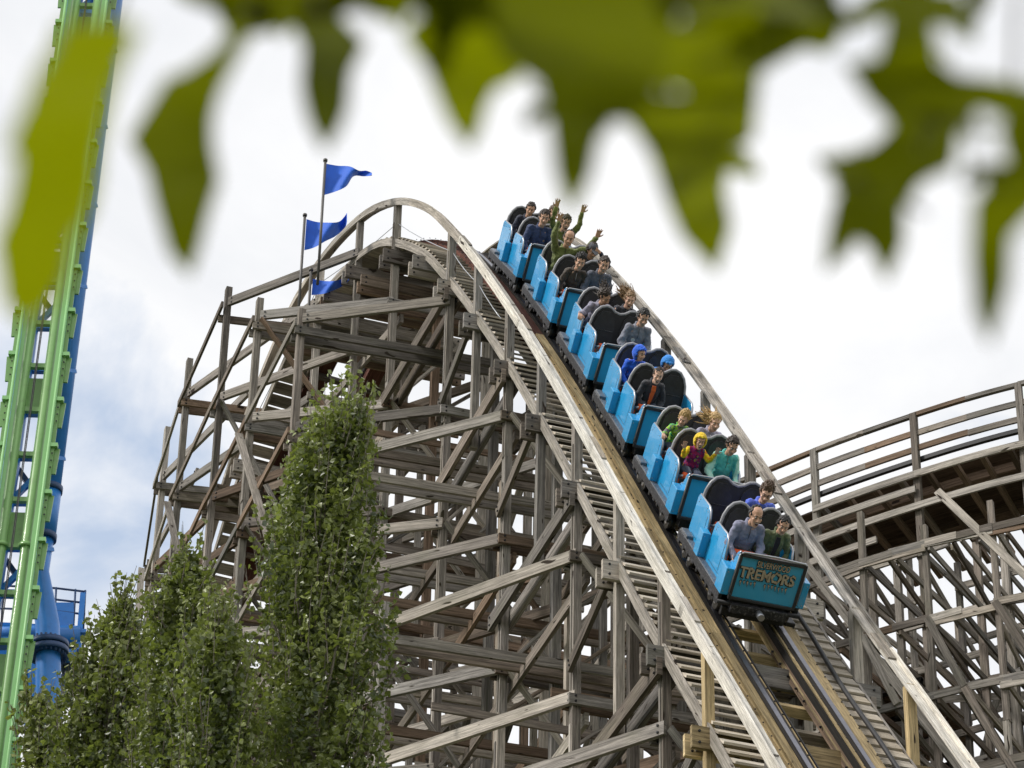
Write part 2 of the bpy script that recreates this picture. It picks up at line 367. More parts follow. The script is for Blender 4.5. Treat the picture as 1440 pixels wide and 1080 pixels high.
# longitudinal girders carrying the short posts, and level ledgers along the track
for dl in (-1.17, 1.23):
    for a, b in zip(MAIN, MAIN[1:]):
        la, za = trk(a); lb, zb = trk(b); zt = za                 # a is the lower, nearer bent
        if b < -13: continue
        z0 = za - .72 if za < zb else zb - .72
        for o in (-.14, .14):
            H.add('girder', W(la + LC + dl, a + .16, z0) + LV * o, W(lb + LC + dl, b - .2, z0) + LV * o, .08, .27, GREY, ZV, rtint(.1, .9), .004, IRON)
def zcap(s, l):
    return trk(s)[1] - (.9 if abs(l) < 1.6 else .9)
def outtop(s):
    best = min(OUT, key=lambda q: abs(q[0] - s)); return best
for zi, z in enumerate(LEV):
    if z < GZ + 1: continue
    vis = z > 15.5
    # B: cross ledgers in the bents
    for s in MAIN:
        l, zt = trk(s); lim = zt - 1.15
        if z < lim:
            r_end = 1.5 if z > zt - 4.2 else (3.3 if z > zt - 8.4 else 5.1)
            for o in ((-.14, .14) if vis else (-.14,)):
                if o > 0 and R.random() < .25: continue
                H.add('cross_ledger', W(l + LC - 1.3, s, z + R.uniform(-.03, .03)) + FV * o, W(l + LC + r_end, s, z) + FV * o, .06, .17, gpick(.5, .12), ZV, rtint(), .01, IRON if vis else None)
    for s, lo, top in OUT:
        if z < top - .1:
            l2, zt = trk(s); 
            if z > zt + .6 and s > -13: continue
            e = -.9 + (l2 if s > -16 else -.6)
            if z < zt - 2: e = 1.4 + l2
            for o in ((-.14, .14) if vis else (-.14,)):
                if o > 0 and s < -13 and R.random() < .5: continue
                H.add('cross_ledger', W(lo - .12, s, z - .12) + FV * o, W(e, s + .25, z - .12) + FV * o, .06, .17, gpick(.5 if s > -8 else .2, .2), ZV, rtint(), .01, IRON if vis else None)
    # A: plan diagonals from the outer row to the next bent
    pairs = [((4.2, -3.6), 7.25), ((1.2, -3.3), 4.2), ((-1.6, -3.1), 1.16), ((-4.5, -3.02), -1.9), ((-6.9, -3.18), -4.9), ((-9.3, -3.26), -7.92), ((-12.2, -3.3), -10.95), ((-14.75, -3.32), -12.45), ((-17.75, -3.3), -14.05), ((-20.6, -3.08), -17.1), ((-23.4, -2.6), -20.1)]
    for (so, lo), si in pairs:
        top = [q[2] for q in OUT if q[0] == so][0]; l2, zt = trk(si)
        if z < top and (z < zt + .4 or so < -16):
            H.add('plan_brace', W(lo, so + .12, z + .1), W(l2 + LC - 1.2, si + .1, z + .02), .07, .20, gpick(.2 if z < 29.5 or z > 31 else .9, .2), ZV, rtint(0, .5), .01, IRON if vis else None)
        if z < zt - 2 and R.random() < .8:
            H.add('plan_brace', W(l2 + LC + 1.2, si, z), W(l2 + LC - 1.2, si - 3, z + .02), .075, .2, gpick(.4, .1), ZV, None, .01)
    # outer row ledgers
    for (s0, l0, t0), (s1, l1, t1) in zip(OUT, OUT[1:]):
        if z < min(t0, t1) + .2 and z < t0 - .1 + .2:
            H.add('outer_ledger', W(l0 - .12, s0 + .15, z), W(l1 - .12, s1 - .15, z), .05, .15, gpick(.35, .3), ZV, rtint(0, .8), .004)
    # longitudinal ledgers inside
    for dl in (-1.02, 1.05, 3.1):
        for a, b in zip(MAIN, MAIN[1:]):
            if z < trk(a)[1] - (1.3 if dl < 2 else 5) and R.random() < .8:
                H.add('long_ledger', W(trk(a)[0] + LC + dl, a, z - .2), W(trk(b)[0] + LC + dl, b, z - .2), .07, .2, gpick(.3, .2), ZV, None, .01)
# lighter intermediate frames between the main bents
for a, b in zip(MAIN, MAIN[1:]):
    s = (a + b) / 2; l, zt = trk(s)
    if s < -22 or s > 5: continue
    for dl in (-.75, .1, .8, 2.4): H.add('post', W(l + LC + dl, s, zt - 3.2 - max(0, dl) * 1.5), W(l + LC + dl, s, GZ), .11, .13, gpick(.15, .4), FV, rtint(), .02)
    for z in LEV:
        if 12 < z < zt - 2.6: H.add('cross_ledger', W(l + LC - 1.0, s + R.uniform(-.2, .2), z + .95), W(l + LC + 2.2, s, z + .95 + R.uniform(-.04, .04)), .055, .15, gpick(.4, .2), ZV, rtint(), .012)
        if 12 < z < zt - 3.5 and R.random() < .6: H.add('diagonal_brace', W(l + LC - .9, s + .1, z), W(l + LC + 1.2, s + .1, z + 1.9), .045, .12, gpick(.1, .6), FV, rtint(), .01)
        if 12 < z < zt - 4 and R.random() < .7: H.add('cross_ledger', W(l + LC - 2.6, s + .1, z + .4), W(l + LC + 1.3, s + .1, z + .4 + R.uniform(-.05, .05)), .045, .13, gpick(.35, .3), ZV, rtint(), .012)
# diagonal braces: thin light planks
for s in MAIN:
    l, zt = trk(s); zz = [z for z in LEV if GZ < z < zt - 1.2]
    for i in range(0, len(zz) - 1):
        if zz[i] < 6 and i % 2: continue
        a, b = (-1.17, .45) if i % 2 else (.45, -1.17)
        H.add('diagonal_brace', W(l + LC + a, s + .17, zz[i]), W(l + LC + b, s + .17, zz[i + 1]), .045, .14, GREYL if R.random() < .7 else GREY, FV, rtint(0, .5), .006)
        if R.random() < .7: H.add('diagonal_brace', W(l + LC + 1.23, s - .17, zz[i]), W(l + LC - .4, s - .17, zz[i + 1]), .045, .14, gpick(.2, .5), FV, rtint(0, .6), .006)
    o = min(OUT, key=lambda q: abs(q[0] - s))
    for i in range(1, len(zz) - 1, 2):
        if zz[i + 1] < o[2]: H.add('diagonal_brace', W(o[1], o[0] + .17, zz[i + 1]), W(l + LC - 1.17, o[0] + .17, zz[i] - .5), .045, .14, gpick(.2, .6), FV, rtint(0, .6), .006)
for k in range(len(OUT) - 1):
    (s0, l0, t0), (s1, l1, t1) = OUT[k], OUT[k + 1]
    zz = [z for z in LEV if GZ < z < t0 + .3]
    for i in range(len(zz) - 1, 2, -1):
        if (i + k) % 3 == 0:
            H.add('face_brace', W(l1 - .19, s1, zz[i] - .2), W(l0 - .19, s0, zz[i] - 4.2), .045, .15, GREYL, LV, rtint(0, .5), .003)
for dl, si in ((1.4, -1),):
    for k in range(3, 11):
        a, b = MAIN[k], MAIN[k + 1]; za = trk(a)[1]
        for q in range(1, 9, 2):
            z = za - 1.0 - 2.03 * q
            if z > GZ + 3 and R.random() < .6: H.add('face_brace', W(LC + dl, a, z), W(LC + dl, b, z + 1.9 * si), .045, .15, gpick(.2, .5), LV, rtint(0, .6), .004)
# knee braces beside the mid posts on the left
for s in MID[:-1]:
    l, z = trk(s)
    H.add('knee_brace', W(LC - 1.27, s - .05, z - .55), W(LC - 1.27, s - 1.5, z - 1.05), .07, .2, GREY, ZV, rtint(0, .8), .004, IRON)
H.finish()

# track: laminated stacks, rails, ties, walkways, handrails
S0, S1 = 25.0, -29.0
for nm, x0, x1 in (('left', -.80, -.36), ('right', .37, .72)):
    mb = MB(); mt = MB()
    for k in range(8):
        n1 = -.012 - .04 * k; n0 = n1 - .038; dx = R.uniform(-.006, .006)
        sw = -5.4 + .32 * k + R.uniform(-.15, .15)
        if nm == 'right': sw = -3
        xa, xb = (x0 + dx, x1 + dx) if k > 1 else (x0 + dx, x1 + dx) if nm == 'right' else (x0 + .10 + dx, x1 + dx)
        sweep(mb, sw, S1, xa, xb, n0, n1, RED, rtint(0, .5))
        seg = sw
        while seg < S0:
            e = min(S0, seg + R.uniform(3, 5)); sweep(mt, e, seg, xa, xb, n0, n1, TAN if not (nm == 'right' and k > 2) else BROWN if R.random() < .5 else TAN, rtint()); seg = e
    mb.build('brown_track_stack', hill); mt.build('tan_track_stack', hill)
    m2 = MB(); xr = -.475 if nm == 'left' else .50
    sweep(m2, S0, S1, xr - .036, xr + .036, -.010, .006, STEEL); sweep(m2, S0, S1, xr - .10 if nm == 'right' else xr + .037, xr - .037 if nm == 'right' else xr + .075, -.011, .001, GREASE)
    sweep(m2, S0, S1, xr - (.095 if nm == 'left' else .071), xr - .037, -.0105, .002, GREASE)
    m2.build('running_rail', hill)
    # guide strip on the inner face and iron fixings along both faces
    m3 = MB(); xi = x1 if nm == 'left' else x0; sgn = 1 if nm == 'left' else -1
    sweep(m3, S0, S1, min(xi + sgn * .032, xi + sgn * .045), max(xi + sgn * .032, xi + sgn * .045), -.13, -.02, IRON if nm == 'left' else GREASE)
    for s in arc_samples(9, -16, .42):
        T, Lh, N = frame(s); c = P(s)
        for xx in (x0 - .008, x1 + .034): disc(m3, c + Lh * xx + N * R.uniform(-.1, -.05), Lh * (-1 if xx == x0 - .008 else 1), .016, .02, IRON)
        if R.random() < .5: disc(m3, c + Lh * (x0 - .01) + N * -.25, -Lh, .02, .03, IRON)
        for xx in (x0 + .03, x1 - .02): 
            disc(m3, c + Lh * xx + N * -.008, N, .013, .012, IRON)
    m3.build('rail_fixing', hill)
def board(mb, s, x0, x1, n, wd, th, m, rot=0.0, tint=None):
    T, Lh, N = frame(s); c = P(s) + N * n
    t2 = (T * cos(rot) + N * sin(rot)); n2 = (N * cos(rot) - T * sin(rot))
    beam(mb, c + Lh * x0, c + Lh * x1, wd, th, m, n2, tint, .003)
mb = MB(); big = []
for i, s in enumerate(arc_samples(S0, S1, .86)):
    k = MB(); board(k, s, -.78, .80, -.42, .10, .15, TAN if (s > -2 and R.random() < .75) else GREY); big.append(k)
for k in big[:100]:
    k.build('cross_tie', hill)
mb = MB()
for s in arc_samples(S0, S1, .30): board(mb, s, -1.40, -.72, -.20, .250, .035, WALK, .26, rtint(0, .7))
sweep(mb, S0, S1, -1.46, -1.415, -.36, -.20, GREYL, rtint(0, .4)); sweep(mb, S0, S1, -.90, -.86, -.42, -.24, GREY)
mb.build('left_walkway', hill)
mb = MB()
for s in arc_samples(S0, S1, .30): board(mb, s, .73, 1.36, -.20, .30, .03, WALK, .12, rtint(0, .9))
sweep(mb, S0, S1, 1.39, 1.43, -.36, -.20, GREY)
mb.build('right_walkway', hill)
mb = MB(); pts = []
for s in arc_samples(S0, -12, .5):
    T, Lh, N = frame(s); pts.append(P(s) + Lh * (1.0 + .02 * sin(s * 1.7)) + N * (-.10 + .02 * sin(s * 2.9)))
tube(mb, pts, .034, BLACKR, 8); mb.build('air_hose', hill)
def vsweep(mb, s0, s1, dl, dz, w, h, m, fx=0.0, step=.4, tint=None):     # rail with vertical post offset
    pts = []; fr = []
    for s in arc_samples(s0, s1, step):
        T, Lh, N = frame(s); pts.append(P(s, dl, dz) + Lh * fx); fr.append((T, Lh, N))
    b = len(mb.v); u = R.uniform(0, 60); tint = tint or rtint(0, .6); us = []
    for i, (p, (T, Lh, N)) in enumerate(zip(pts, fr)):
        if i: u += (p - pts[i - 1]).length
        us.append(u)
        for x, n in ((-w / 2, -h / 2), (w / 2, -h / 2), (w / 2, h / 2), (-w / 2, h / 2)): mb.v.append(p + Lh * x + N * n)
    for i in range(len(pts) - 1):
        for k in range(4):
            j = (k + 1) % 4; v0 = [0, w, w + h, 2 * w + h][k]; v1 = v0 + (w if k % 2 == 0 else h)
            mb.face([b + 4 * i + k, b + 4 * i + j, b + 4 * i + 4 + j, b + 4 * i + 4 + k], [(us[i], v0), (us[i], v1), (us[i + 1], v1), (us[i + 1], v0)], tint, m)
    e = b + 4 * (len(pts) - 1)
    mb.face([b, b + 1, b + 2, b + 3], [(0, 0)] * 4, tint, m); mb.face([e + 3, e + 2, e + 1, e], [(0, 0)] * 4, tint, m)
for nm, dl, sg in (('l', -1.17, -1), ('r', 1.23, 1)):
    cuts = [25, 12, 5.2, 1.9, -1.2, -4.3, -7.3, -10.2, -14.05, -18, -29]
    for a, b in zip(cuts, cuts[1:]):
        mb = MB(); mm = PALE if (a <= 5.2 and b >= -7.5) or a > 5 else (GREYL)
        if nm == 'r' and b < -1: mm = GREYL
        vsweep(mb, a + .05, b - .05, dl, .655, .165, .04, mm); vsweep(mb, a + .05, b - .05, dl, .655, .04, .15, mm, fx=sg * .07)
        T, Lh, N = frame(b)
        beam(mb, P(b + .22, dl, .655) + N * .032, P(b - .22, dl, .655) + N * .032, .15, .03, GREYL if mm is PALE else GREY, N)
        mb.build('handrail', hill)
mb = MB()
for dl in (-1.17,):
    pts = []
    for a, b in zip([-17, -14.05, -10.95, -7.92, -6.5], [-14.05, -10.95, -7.92, -6.5, -4.9]):
        for t in (0, .25, .5, .75): 
            s = a + (b - a) * t; sag = -.06 * sin(pi * t); pts.append(P(a, dl, .22).lerp(P(b, dl, .22), t) + ZV * sag)
    tube(mb, pts, .009, GALV, 5)
mb.build('safety_cable', hill)

# flags on poles behind the crest
FLAGM = plain('blue_flag_cloth', (.015, .12, .62), .7, var=.15, scale=3)
POLEM = plain('dull_flagpole_metal', (.10, .095, .09), .5, .4)
def flag(px, ptop, pbot, D, shape, label, amp=1.0):
    a = at(*ptop, D); zb = at(*pbot, D).z; base = Vector((a.x, a.y, zb))
    root = empty('flag', base, label, 'flag', 'blue pennants above the crest')
    iv = Matrix.Translation(-base)
    mb = MB(); tube(mb, [base, base + ZV * (a.z - zb)], .028, POLEM, 8)
    tube(mb, [a, a + ZV * .05], .045, POLEM, 8); mb.build('pole', root, iv)
    # cloth: grid between top edge and bottom edge curves (pixels), rippled in depth
    top, bot = shape; n = 26; mrow = 9; mb = MB(); dirx = CR
    def cur(c, t):
        x = t * (len(c) - 1); i = min(int(x), len(c) - 2); f = x - i
        p0 = c[max(i - 1, 0)]; p1 = c[i]; p2 = c[i + 1]; p3 = c[min(i + 2, len(c) - 1)]; return cr(p0, p1, p2, p3, f)
    for j in range(mrow + 1):
        for i in range(n + 1):
            t = i / n; u = cur(top, t); v = cur(bot, t); f = j / mrow
            q = (u[0] + (v[0] - u[0]) * f, u[1] + (v[1] - u[1]) * f)
            dep = amp * (.16 * sin(t * 9 + f * 2.1) * min(1, t * 3) + .05 * sin(t * 21 + f * 5) * t)
            mb.v.append(at(q[0], q[1], D + dep + t * .35))
    for j in range(mrow):
        for i in range(n):
            a0 = j * (n + 1) + i; mb.face([a0, a0 + 1, a0 + n + 2, a0 + n + 1], [(i / n, j / mrow)] * 4, (.5, .5, .5), FLAGM, True)
    mb.build('pennant', root, iv)
flag(0, (457.5, 227), (446, 400), 53, ([(458, 230), (475, 233), (492, 234), (505, 240), (515, 240), (523, 243)], [(453, 275), (470, 270), (487, 262), (497, 248), (512, 248), (523, 247)]), 'blue pennant on the tallest pole above the coaster crest')
flag(0, (428.7, 304), (416, 470), 54, ([(431, 308), (445, 312), (460, 313), (476, 312), (484, 305), (488, 299)], [(428, 352), (442, 348), (458, 339), (472, 332), (485, 320), (488, 312)]), 'blue pennant curling up on the pole just left of the tallest one')
flag(0, (437.5, 381), (433, 470), 55, ([(440, 392), (455, 395), (470, 395), (482, 392), (491, 386)], [(438, 415), (455, 413), (470, 408), (482, 402), (491, 394)]), 'blue pennant lowest of the three, half hidden behind timber posts')
# ------------------------------------------------------------------ second coaster hill at the right: banked curve on dense lattice
curve = empty('wooden_coaster_curve', (0, 0, 0), 'banked timber coaster curve with three-board railing on dense lattice at the right', 'roller coaster')
H = Parts(curve)
ZR = 39.8
tp = [(880, 745), (970, 705), (1065, 667), (1145, 634), (1215, 608), (1285, 584), (1358, 561), (1432, 541), (1520, 522), (1620, 508)]
def rail_pt(x, y, z): p = atz(x, y, z); return p
RP = [rail_pt(x, y, ZR) for x, y in tp]
def rcur(t, pts=RP):
    x = max(0, min(t, len(pts) - 1.0001)); i = int(x); f = x - i
    return Vector(cr(pts[max(i - 1, 0)], pts[i], pts[i + 1], pts[min(i + 2, len(pts) - 1)], f))
def rfr(t):
    T = (rcur(t + .05) - rcur(t - .05)); T.z = 0; T.normalize(); N = Vector((-T.y, T.x, 0))
    if N.y < 0: N = -N
    return T, N                                     # N: away from the viewer
BENTS = [i * 1.0 for i in range(0, 10)]
tend = len(RP) - 1
def rp(t, off=0., z=0.):
    T, N = rfr(t); p = rcur(t) + N * off; return Vector((p.x, p.y, ZR + z))
def rsweep(off, z, w, h, m, t0=0, t1=tend, tint=None, mb=None, bank=0.0, name=None):
    mb = mb or MB(); n = int((t1 - t0) * 6) + 1; pts = [rp(t0 + (t1 - t0) * i / n, off, z) for i in range(n + 1)]
    tint = tint or rtint(0, .7); b = len(mb.v); u = R.uniform(0, 50)
    for i, p in enumerate(pts):
        T, N = rfr(t0 + (t1 - t0) * i / n); N2 = N * cos(bank) + ZV * sin(bank); U = ZV * cos(bank) - N * sin(bank)
        for x, q in ((-w / 2, -h / 2), (w / 2, -h / 2), (w / 2, h / 2), (-w / 2, h / 2)): mb.v.append(p + N2 * x + U * q)
    for i in range(n):
        l = (pts[i + 1] - pts[i]).length
        for k in range(4):
            j = (k + 1) % 4; v0 = [0, w, w + h, 2 * w + h][k]; v1 = v0 + (w if k % 2 == 0 else h)
            mb.face([b + 4 * i + k, b + 4 * i + j, b + 4 * i + 4 + j, b + 4 * i + 4 + k], [(u, v0), (u, v1), (u + l, v1), (u + l, v0)], tint, m)
        u += l
    return mb
for z in (0, -.44, -.82):
    for a in range(tend):
        rsweep(0, z + R.uniform(-.01, .01), .05 if z else .09, .13 if z else .09, GREY if R.random() < .6 else BROWN, a, a + 1).build('railing_board', curve)
# banked deck: planks, ties, stacks
BK = radians(-14)
rsweep(1.15, -1.40, 1.7, .05, BROWN, bank=BK).build('track_deck', curve)
rsweep(.10, -1.03, .09, .09, IRON, bank=0).build('air_hose', curve)
for o in (.75, 1.75): rsweep(o, -1.60 - (o - 1.35) * .25, .22, .24, BROWN, bank=BK).build('track_stack', curve)
t = 0.0; ties = []
while t < tend:
    k = MB(); T, N = rfr(t); p = rp(t, 1.35, -1.80); N2 = N * cos(BK) + ZV * sin(BK)
    beam(k, p - N2 * 1.45, p + N2 * 1.35, .10, .13, BROWN if R.random() < .6 else GREY, ZV); ties.append(k); t += .52
for k in ties: k.build('cross_tie', curve)
ROWS = [(-2.6, -4.1), (0.0, .05), (1.6, -2.4), (3.6, -3.0), (6.6, -7.5)]
levels = [-3.3 - 1.62 * i for i in range(0, 24)]
t = 0.0; bts = []
while t <= tend: bts.append(t); t += .5
for bi, t in enumerate(bts):
    for off, top in ROWS:
        if bi % 2 and (off not in (0.0, 3.6) or bi % 4 == 3): continue
        if off == 0.0 and bi % 4 == 2: tp_ = .03
        elif off == 0.0: tp_ = -3.4
        else: tp_ = top + R.uniform(-.4, .4) * (off != 1.5)
        zc = tp_ + ZR
        while zc > 20:
            zn = zc - R.uniform(4, 6); zn = zn if zn > 21 else 0.02
            a = rp(t, off); a.z = zc; b = rp(t, off); b.z = zn
            thin = .11
            H.add('post', a, b, thin, thin if off else .14, gpick(.08, .5), rfr(t)[0], rtint(0, .7), .012); zc = zn
    # radial ledgers and batter braces
    T, N = rfr(t)
    for i, z in enumerate(levels):
        lo = 0.0 if z > -4 else -2.6; hi = 3.6 if z > -7.4 else 6.6
        if ZR + z < 3: continue
        if ZR + z < 18 and i % 2: continue
        H.add('radial_ledger', rp(t, lo - .1, z - .1) + T * .11, rp(t, hi + .1, z - .1) + T * .11, .045, .13, gpick(.08, .5), ZV, rtint(), .01)
        if i + 2 < len(levels) and ZR + levels[i + 2] > 16:
            if i % 2 == bi % 2 and R.random() < .75: H.add('diagonal_brace', rp(t, lo, z) - T * .1, rp(t, hi, levels[i + 1]) - T * .1, .05, .14, gpick(.08, .6), ZV, rtint(), .01)
            if i % 3 == 1 and bi % 4 == 0: H.add('diagonal_brace', rp(t, hi, z) - T * .14, rp(t, lo, levels[i + 2]) - T * .14, .05, .14, gpick(.08, .6), ZV, rtint(), .01)
for off, top in ROWS:
    for i, z in enumerate(levels):
        if z > top + .35 or (off == -2.6 and z > -4.2): continue
        if ZR + z < 16 and i % 3: continue
        if off >= 6 and i % 2: continue
        for a in range(len(bts) - 1):
            if R.random() < .1: continue
            H.add('ledger', rp(bts[a] - .03, off - .1, z + R.uniform(-.02, .02)), rp(bts[a + 1] + .03, off - .1, z), .05, .15, gpick(.06, .6), ZV, rtint(0, .8), .008)
for off in (-2.75, 3.1):
    for a in range(len(bts) - 1):
        for i in range(1 if off > -2 else 2, 13):
            if off > 4 and i < 4: continue
            if (i + a) % 2 == 0 and R.random() < .75:
                q = (a, a + 1) if off != 3.1 else (a + 1, a)
                H.add('face_brace', rp(bts[q[0]], off, levels[i]), rp(bts[q[1]], off, levels[i + 1]), .05, .14, gpick(.08, .6), ZV, rtint(0, .8), .01)
for z, t0, t1 in ((-1.50, 3, 5), (-1.50, 5, 9), (-1.84, 0, 5), (-2.25, 0, 3), (-2.25, 3, 7.2), (-2.28, 7.2, 9), (-2.72, 0, 4.2)):
    rsweep(-.13, z, .05, .15, GREYL, t0, t1).build('long_ledger', curve)
# a lower run of the track passing under the curve
rsweep(2.6, -5.2, 2.0, .05, BROWN, 0, 4.2, bank=radians(-22)).build('lower_track_deck', curve)
for k_ in range(8): rsweep(1.45 + k_ * .33, -5.18 - k_ * .14, .10, .16, BROWN if k_ % 2 else GREASE, 0, 4.2, bank=radians(-22)).build('lower_track_stack', curve)
# a few long raking struts of the near row
for t, z0, dt, dz in ((4.1, -4.6, 2.6, -6), (6.3, -3.9, 2.2, -5)):
    H.add('raking_strut', rp(t, -2.78, z0), rp(t + dt, -2.78, z0 + dz), .05, .15, GREYL, ZV, rtint(0, .5), .01)
for i in range(14):
    z = levels[0] - .9 - .81 - 1.62 * i
    for off in (-2.6, 3.6):
        for a in range(0, len(bts) - 2, 2):
            if R.random() < .8: H.add('ledger', rp(bts[a] - .03, off - .1, z + R.uniform(-.1, .1)), rp(bts[a + 2] + .03, off - .1, z), .045, .14, gpick(.06, .6), ZV, rtint(0, .8), .008)
H.finish()
# ------------------------------------------------------------------ steel ride tower at the left
TGREEN = plain('lime_green_paint', (.19, .38, .12), .42, coat=.15, var=.07, scale=1.5, dirt_glare=(.13, .22, .08), dirt_glare_amt=.55, bump=.1)
TGREENL = plain('pale_green_paint', (.25, .52, .20), .42, var=.06, scale=1.5)
TBLUE = plain('royal_blue_paint', (.020, .19, .58), .40, coat=.1, var=.08, scale=1.5, dirt_glare=(.01, .08, .25), dirt_glare_amt=.3)
TDARK = plain('navy_paint', (.015, .05, .14), .5, var=.1)  # darker navy for flanges, railing and rear braces
TW0 = Vector((-14.5, 83.75, 0))
tw = empty('steel_ride_tower', TW0, 'tall lime green and blue steel ride tower rising past the left edge', 'ride tower')
TI = Matrix.Translation(-TW0)
ZT, ZB = 80.0, 30.0
LEAN = Vector((.010, 0, 1))          # slight lean read off the photograph
def T_(x, y, z): return Vector((x + .0115 * (z - 60), 83.75 + y, z))
def tpart(name, fn, parent=None):
    mb = MB(); fn(mb); return mb.build(name, parent or tw, TI)
def pipe(x, y, z0, z1, r, m, seg=16): return lambda mb: tube(mb, [T_(x, y, z0), T_(x, y, (z0 + z1) / 2), T_(x, y, z1)], r, m, seg)
for x in (-14.86, -14.14):
    p = tpart('track_pipe', pipe(x, 0, 12, ZT, .152, TGREEN, 20))
    def fl(mb, x=x):
        for z in (53.6, 66.5, 79): tube(mb, [T_(x, 0, z), T_(x, 0, z + .12)], .215, TGREEN, 20)
    tpart('pipe_flange', fl, p)
for x, sg in ((-15.14, -1), (-13.80, 1)):
    def rr(mb, x=x, sg=sg):
        tube(mb, [T_(x, -.28, 12), T_(x, -.28, ZT)], .05, TGREENL, 8)
        beam(mb, T_(x - .11 * sg, -.22, 12), T_(x - .11 * sg, -.22, ZT), .05, .12, TGREENL, ZV)
        beam(mb, T_(x + .10 * sg, -.18, 12), T_(x + .10 * sg, -.18, ZT), .12, .05, TGREEN, Vector((0, 1, 0)))
    tpart('running_rail', rr)
    z = 12.0
    while z < 79:
        def bk(mb, x=x, sg=sg, z=z):
            beam(mb, T_(x + .04 * sg, -.22, z), T_(x + .26 * sg, -.22, z), .16, .13, TGREENL)
            beam(mb, T_(x + .24 * sg, -.1, z - .05), T_(x + .20 * sg, -.1, z - .95), .07, .16, TGREEN, Vector((1, 0, 0)))
            for q in (.3, .55, .8): disc(mb, T_(x + .12 * sg, -.26, z - q), Vector((0, -1, 0)), .03, .02, IRON)
        if z > 30: tpart('bracket', bk)
        z += 1.67
for x, sg in ((-15.12, -1), (-13.80, 1)):
    if sg > 0:
        c = tpart('support_column', pipe(x, 1.0, 54.6, ZT, .30, TBLUE, 20))
        def j(mb, x=x):
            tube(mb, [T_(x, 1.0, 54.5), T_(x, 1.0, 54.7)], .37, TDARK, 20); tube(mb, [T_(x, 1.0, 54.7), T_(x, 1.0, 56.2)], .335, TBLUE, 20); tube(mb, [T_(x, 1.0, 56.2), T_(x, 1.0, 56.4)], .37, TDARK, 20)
        tpart('bolted_joint', j, c)
        pts = [T_(x, 1.0, 54.6), T_(x - .03, 1.0, 53.4), at(67, 880, 86), at(68, 960, 86), at(70, 1075, 86)]
        lo = pts[-1].copy(); lo.z = 0; lo.x += 1.5; pts.append(lo)
        def lg(mb): tube(mb, pts, .30, TBLUE, 22, radii=[.29, .30, .36, .38, .38, .40])
        lgo = tpart('support_column', lg)
        a = at(67.3, 915, 86); dd = (at(68, 960, 86) - at(67, 880, 86)).normalized()
        def ring(mb):
            tube(mb, [a - dd * .22, a - dd * .05], .62, TDARK, 28); tube(mb, [a + dd * .0, a + dd * .17], .62, TDARK, 28)
            for k in range(24):
                q = Vector((cos(k * pi / 12), sin(k * pi / 12), 0)) * .53; tube(mb, [a + q - dd * .3, a + q + dd * .25], .04, TDARK, 6)
        tpart('bolted_flange', ring, lgo)
    else:
        tpart('support_column', pipe(x, 1.0, 20, ZT, .30, TBLUE, 20))
z = 31.0; i = 0
while z < 79:
    def tie(mb, z=z):
        beam(mb, T_(-14.86, .05, z), T_(-14.14, .05, z), .16, .15, TGREEN)
        for sg in (-1, 1): beam(mb, T_(-14.5 + .2 * sg, .05, z), T_(-14.5 + .33 * sg, .05, z + .3), .10, .09, TGREEN)
    tpart('cross_tie', tie)
    if i % 3 == 2:
        tpart('tie_plate', lambda mb, z=z: beam(mb, T_(-14.5, .25, z + .2), T_(-14.5, .25, z + 1.3), .62, .05, TGREEN, Vector((0, 1, 0))))
    tpart('truss_strut', lambda mb, z=z: beam(mb, T_(-15.1, 1.0, z + .55), T_(-13.8, 1.0, z + .55), .2, .22, TBLUE))
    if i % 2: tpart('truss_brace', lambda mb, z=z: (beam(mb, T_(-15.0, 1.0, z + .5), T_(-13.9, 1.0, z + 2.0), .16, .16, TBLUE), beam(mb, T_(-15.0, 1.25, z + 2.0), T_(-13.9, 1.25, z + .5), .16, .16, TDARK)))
    if i % 2 == 0: tpart('truss_strut', lambda mb, z=z: beam(mb, T_(-14.9, .1, z), T_(-15.4, 1.0, z + .5), .1, .12, TBLUE) or beam(mb, T_(-14.1, .1, z), T_(-13.5, 1.0, z + .5), .1, .12, TBLUE))
    z += 1.62; i += 1
tpart('lift_cable', lambda mb: (tube(mb, [T_(-14.53, -.2, 14), T_(-14.47, -.2, ZT)], .018, IRON, 6), tube(mb, [T_(-14.60, -.1, 14), T_(-14.52, -.1, ZT)], .018, IRON, 6)))
# service platform behind the leg
pf = empty('platform', (0, 0, 0)); pf.parent = tw; pf.matrix_parent_inverse = Matrix.Identity(4); PI_ = TI
def plat(mb):
    D = 88; q = lambda x, y: at(x, y, D)
    a, b = q(-40, 884), q(113, 891)
    n = Vector((0, 1, 0))
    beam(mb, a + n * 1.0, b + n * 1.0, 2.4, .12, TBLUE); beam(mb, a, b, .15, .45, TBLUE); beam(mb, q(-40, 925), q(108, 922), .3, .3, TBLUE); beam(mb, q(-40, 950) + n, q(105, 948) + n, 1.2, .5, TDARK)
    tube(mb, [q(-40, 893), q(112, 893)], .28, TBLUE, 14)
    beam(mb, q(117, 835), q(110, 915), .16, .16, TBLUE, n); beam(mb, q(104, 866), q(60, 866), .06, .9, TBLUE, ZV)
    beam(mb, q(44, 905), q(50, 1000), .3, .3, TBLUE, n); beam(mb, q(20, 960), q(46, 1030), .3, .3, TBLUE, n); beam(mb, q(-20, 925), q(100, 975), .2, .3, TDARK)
    for k in range(7): beam(mb, q(75 + k * 6, 900) , q(75 + k * 6, 900) + n * 2.0, .08, .25, TDARK)
    mb2 = mb
tpart('platform_deck', plat, pf)
